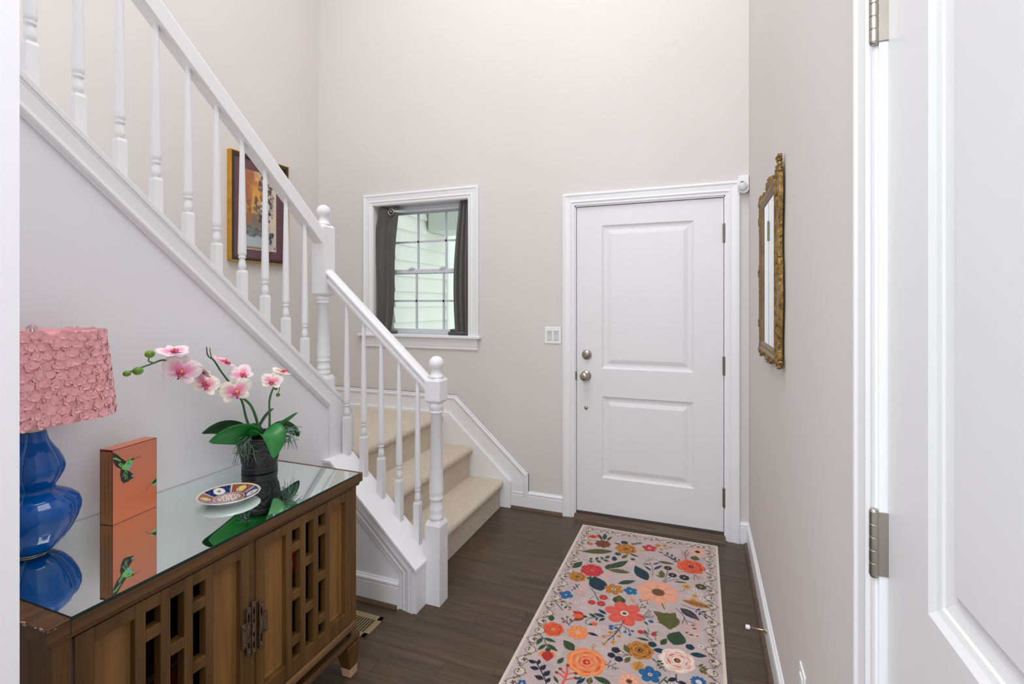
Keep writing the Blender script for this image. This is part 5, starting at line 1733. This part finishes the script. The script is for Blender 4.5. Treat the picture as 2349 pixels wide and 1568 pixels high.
def ornament(y, z, ry, rz, n, seed):
    """cluster of carved leaves and scrolls"""
    rd = random.Random(seed); mb = MB()
    mb.ball((MX0 + .009, y, z), (.010, ry * .5, rz * .5), 12, 8)
    for k in range(n):
        a = 2 * math.pi * k / n + rd.uniform(-.2, .2)
        for ring in (.5, .85):
            yy, zz = y + ry * ring * math.cos(a + ring), z + rz * ring * math.sin(a + ring)
            mb.ball((MX0 + .010, yy, zz), (.009, ry * rd.uniform(.13, .22), rz * rd.uniform(.13, .22)), 7, 5)
        pts = [(MX0 + .001 + .003 * i, y + ry * (.15 + .2 * i) * math.cos(a + .35 * i), z + rz * (.15 + .2 * i) * math.sin(a + .35 * i)) for i in range(5)]
        mb.tube(pts, .0042, 6, .5)
    build('carved_ornament', mb, 'gold', wm)
MC = (MY0 + MY1) / 2
for (y, z, ry, rz, n) in ((MY0 + .04, 1.880, .045, .042, 8), (MY1 - .04, 1.868, .045, .040, 8), (MC - .02, 1.885, .085, .036, 11), (MC - .15, 1.878, .05, .020, 7), (MC + .14, 1.876, .05, .020, 7), (MY0 + .028, 1.925, .022, .016, 6),
                          (MY0 + .04, 1.226, .045, .026, 8), (MY1 - .04, 1.222, .045, .030, 8), (MC, 1.216, .08, .026, 11), (MC - .15, 1.220, .05, .014, 7), (MC + .15, 1.220, .05, .014, 7),
                          (MY0 + .028, 1.560, .026, .050, 8), (MY1 - .028, 1.560, .026, .050, 8), (MY0 + .035, 1.79, .016, .055, 7), (MY0 + .035, 1.34, .016, .055, 7), (MY1 - .035, 1.79, .016, .055, 7), (MY1 - .035, 1.34, .016, .055, 7)):
    ornament(y, z, ry, rz, n, int(y * 1000 + z * 77))

# ================================================================== FRAMED PICTURE
fp = thing('framed_picture', 'framed autumn toned abstract picture with burgundy mat on the stairwell wall', 'picture', (XL, 2.65, 1.715))
PY0, PY1, PZ0, PZ1 = 2.404, 2.898, 1.712, 2.452
def pbox(o, x0, x1):
    return MB().box(x0, x1, PY0 + o, PY1 - o, PZ0 + o, PZ1 - o)
def pframe(off, w, x0, x1):
    mb = MB(); a, b, c_, d_ = PY0 + off, PY1 - off, PZ0 + off, PZ1 - off
    mb.box(x0, x1, a, a + w, c_, d_); mb.box(x0, x1, b - w, b, c_, d_); mb.box(x0, x1, a + w, b - w, c_, c_ + w); mb.box(x0, x1, a + w, b - w, d_ - w, d_)
    return mb
build('frame', pframe(0, .006, XL + .001, XL + .036), 'gold_frame', fp)
build('inner_frame', pframe(.006, .022, XL + .001, XL + .034), 'frame_black', fp)
build('mat_board', pbox(.028, XL + .001, XL + .022), 'mat_burgundy', fp)
AY0, AY1, AZ0, AZ1 = 2.522, 2.790, 1.800, 2.350
cv = Canvas(134, 275, (214, 196, 176))
def fade(x0, x1, y0, y1, c, a):
    X, Y = np.meshgrid(np.arange(134), np.arange(275))
    cx_, cy_ = (x0 + x1) / 2, (y0 + y1) / 2
    w = np.clip(1.4 - np.maximum(np.abs(X - cx_) / ((x1 - x0) / 2), np.abs(Y - cy_) / ((y1 - y0) / 2)), 0, .4) / .4 * a
    cv.a = cv.a * (1 - w[..., None]) + np.array(c) / 255 * w[..., None]
fade(0, 70, 0, 150, (182, 108, 48), .95); fade(0, 30, 20, 150, (150, 84, 44), .7); fade(30, 60, 60, 150, (226, 168, 64), .8); fade(40, 62, 0, 30, (236, 190, 120), .8)
fade(0, 75, 120, 150, (214, 160, 70), .7); fade(0, 80, 150, 190, (110, 96, 84), .8); fade(10, 24, 140, 200, (178, 104, 54), .7); fade(0, 90, 190, 230, (120, 112, 108), .7); fade(0, 110, 225, 262, (170, 182, 186), .9); fade(0, 90, 264, 270, (120, 84, 70), .8)
rd = random.Random(3)
for k in range(170):
    x = rd.uniform(58, 118); y = rd.uniform(2, 170) if x < 105 else rd.uniform(30, 160)
    g = rd.choice([40, 60, 84, 200, 150]); cv.ell(x, y, rd.uniform(1.5, 7), rd.uniform(2, 8), (g + 12, g, g - 4))
for k in range(60):
    cv.ell(rd.uniform(4, 84), rd.uniform(196, 226), rd.uniform(2, 8), rd.uniform(2, 6), (rd.uniform(60, 130),) * 3)
for k in range(46):
    t = rd.random(); cv.ell(46 + rd.gauss(0, 2 + 5 * t), 84 + 58 * t, rd.uniform(1, 3.5), rd.uniform(2, 6), (rd.uniform(56, 96), rd.uniform(48, 72), rd.uniform(44, 60)))
    cv.ell(18 + rd.gauss(0, 4), 104 + 40 * t, rd.uniform(1, 3), rd.uniform(2, 6), (rd.uniform(100, 150), rd.uniform(70, 96), 52))
    cv.line([(rd.uniform(2, 60), rd.uniform(10, 130)), (rd.uniform(2, 60), rd.uniform(10, 130))], .7, rd.choice([(206, 140, 60), (160, 92, 48), (224, 170, 90)]))
for k in range(16): cv.ell(112 + rd.uniform(-8, 8), 232 + rd.uniform(-22, 14), rd.uniform(2, 5), rd.uniform(2, 6), (56, 48, 50))
cv.ell(126, 262, 3, 5, (110, 80, 80))
for k in range(12): cv.line([(6 + 5 * k, 2), (4 + 5 * k, 2 + rd.uniform(16, 34))], 1.2, (132, 84, 50))
for _ in range(4): cv.smooth()
mb = MB(); mb.grid(lambda u, v: (XL + .0232, AY0 + u * (AY1 - AY0), AZ1 - v * (AZ1 - AZ0)), 100, 200)
build('art_print', mb, 'art_print', fp, colors=cv.sample(np.linspace(0, 133, 100), np.linspace(0, 274, 200)).reshape(-1, 3), fix=False)

# ================================================================== SMALL THINGS ON WALLS AND FLOOR
sw_ = thing('light_switch', 'white double rocker switch plate on the wall left of the front door', 'switch', (-.936, YB, 1.21))
mb = MB(); mb.box(-.994, -.879, YB - .006, YB, 1.153, 1.266); build('plate', mb, 'plastic_white', sw_, bevel=.003)
for x in (-.960, -.913):
    mb = MB(); mb.prism([(YB - .0065, 1.176), (YB - .0105, 1.178), (YB - .0075, 1.210), (YB - .0105, 1.242), (YB - .0065, 1.244), (YB - .004, 1.21)], 0, x - .0165, x + .0165); build('rocker', mb, 'plastic_grey', sw_, bevel=.001)
ms = thing('motion_sensor', 'small white motion sensor in the corner above the door casing', 'sensor', (.240, YB, 2.08))
mb = MB(); mb.prism([(.206, 2.096), (.214, 2.084), (.228, 2.077), (.248, 2.076), (.260, 2.083), (.266, 2.094), (.266, 2.180), (.206, 2.178)], 1, YB - .040, YB - .002); build('housing', mb, 'plastic_white', ms, bevel=.005)
mb = MB(); mb.ball((.233, YB - .040, 2.112), (.027, .016, .028), 18, 12); build('lens', mb, 'plastic_grey', ms)
mb = MB(); mb.tube([(.219, YB - .0425, 2.137), (.228, YB - .044, 2.1415), (.238, YB - .0425, 2.140)], .0022, 8); build('slot', mb, 'dark_gap', ms)
ou = thing('wall_outlet', 'white wall outlet low on the right wall past the closet door', 'outlet', (XR, 1.572, .30))
mb = MB(); mb.box(XR - .006, XR, 1.536, 1.608, .301, .415); build('plate', mb, 'plastic_white', ou, bevel=.003)
mb = MB(); mb.box(XR - .009, XR - .005, 1.554, 1.590, .318, .350); mb.box(XR - .009, XR - .005, 1.554, 1.590, .364, .396); build('receptacle', mb, 'plastic_white', ou, bevel=.002)
ds = thing('door_stop', 'brass door stop with white rubber tip on the right baseboard', 'door stop', (XR - .013, 2.29, .072))
mb = MB(); mb.lathe([(.011, 0), (.011, -.003), (.005, -.010), (.0032, -.014), (.0032, -.062), (.005, -.064)], (XR - .013, 2.29, .074), 14, axis=0); build('rod', mb, 'brass', ds)
mb = MB(); mb.lathe([(.0075, -.062), (.0085, -.064), (.0085, -.076), (.006, -.079)], (XR - .013, 2.29, .074), 14, axis=0); build('rubber_tip', mb, 'rubber_white', ds)
fv = thing('floor_register', 'tan metal floor register beside the sideboard', 'vent', (-1.49, 1.82, 0))
mb = MB(); VX0, VX1, VY0, VY1 = -1.645, -1.336, 1.748, 1.895
mb.box(VX0, VX1, VY0, VY0 + .030, 0, .0045); mb.box(VX0, VX1, VY1 - .030, VY1, 0, .0045); mb.box(VX0, VX0 + .026, VY0, VY1, 0, .0045); mb.box(VX1 - .026, VX1, VY0, VY1, 0, .0045)
build('frame', mb, 'register_tan', fv, bevel=.002)
mb = MB(); mb.box(VX0 + .02, VX1 - .02, VY0 + .02, VY1 - .02, .0002, .0012); build('grille_dark', mb, 'dark_gap', fv)
x = VX0 + .034
while x < VX1 - .028:
    mb = MB(); mb.box(x, x + .0055, VY0 + .028, VY1 - .028, .0004, .004); build('louver', mb, 'register_tan', fv); x += .0135
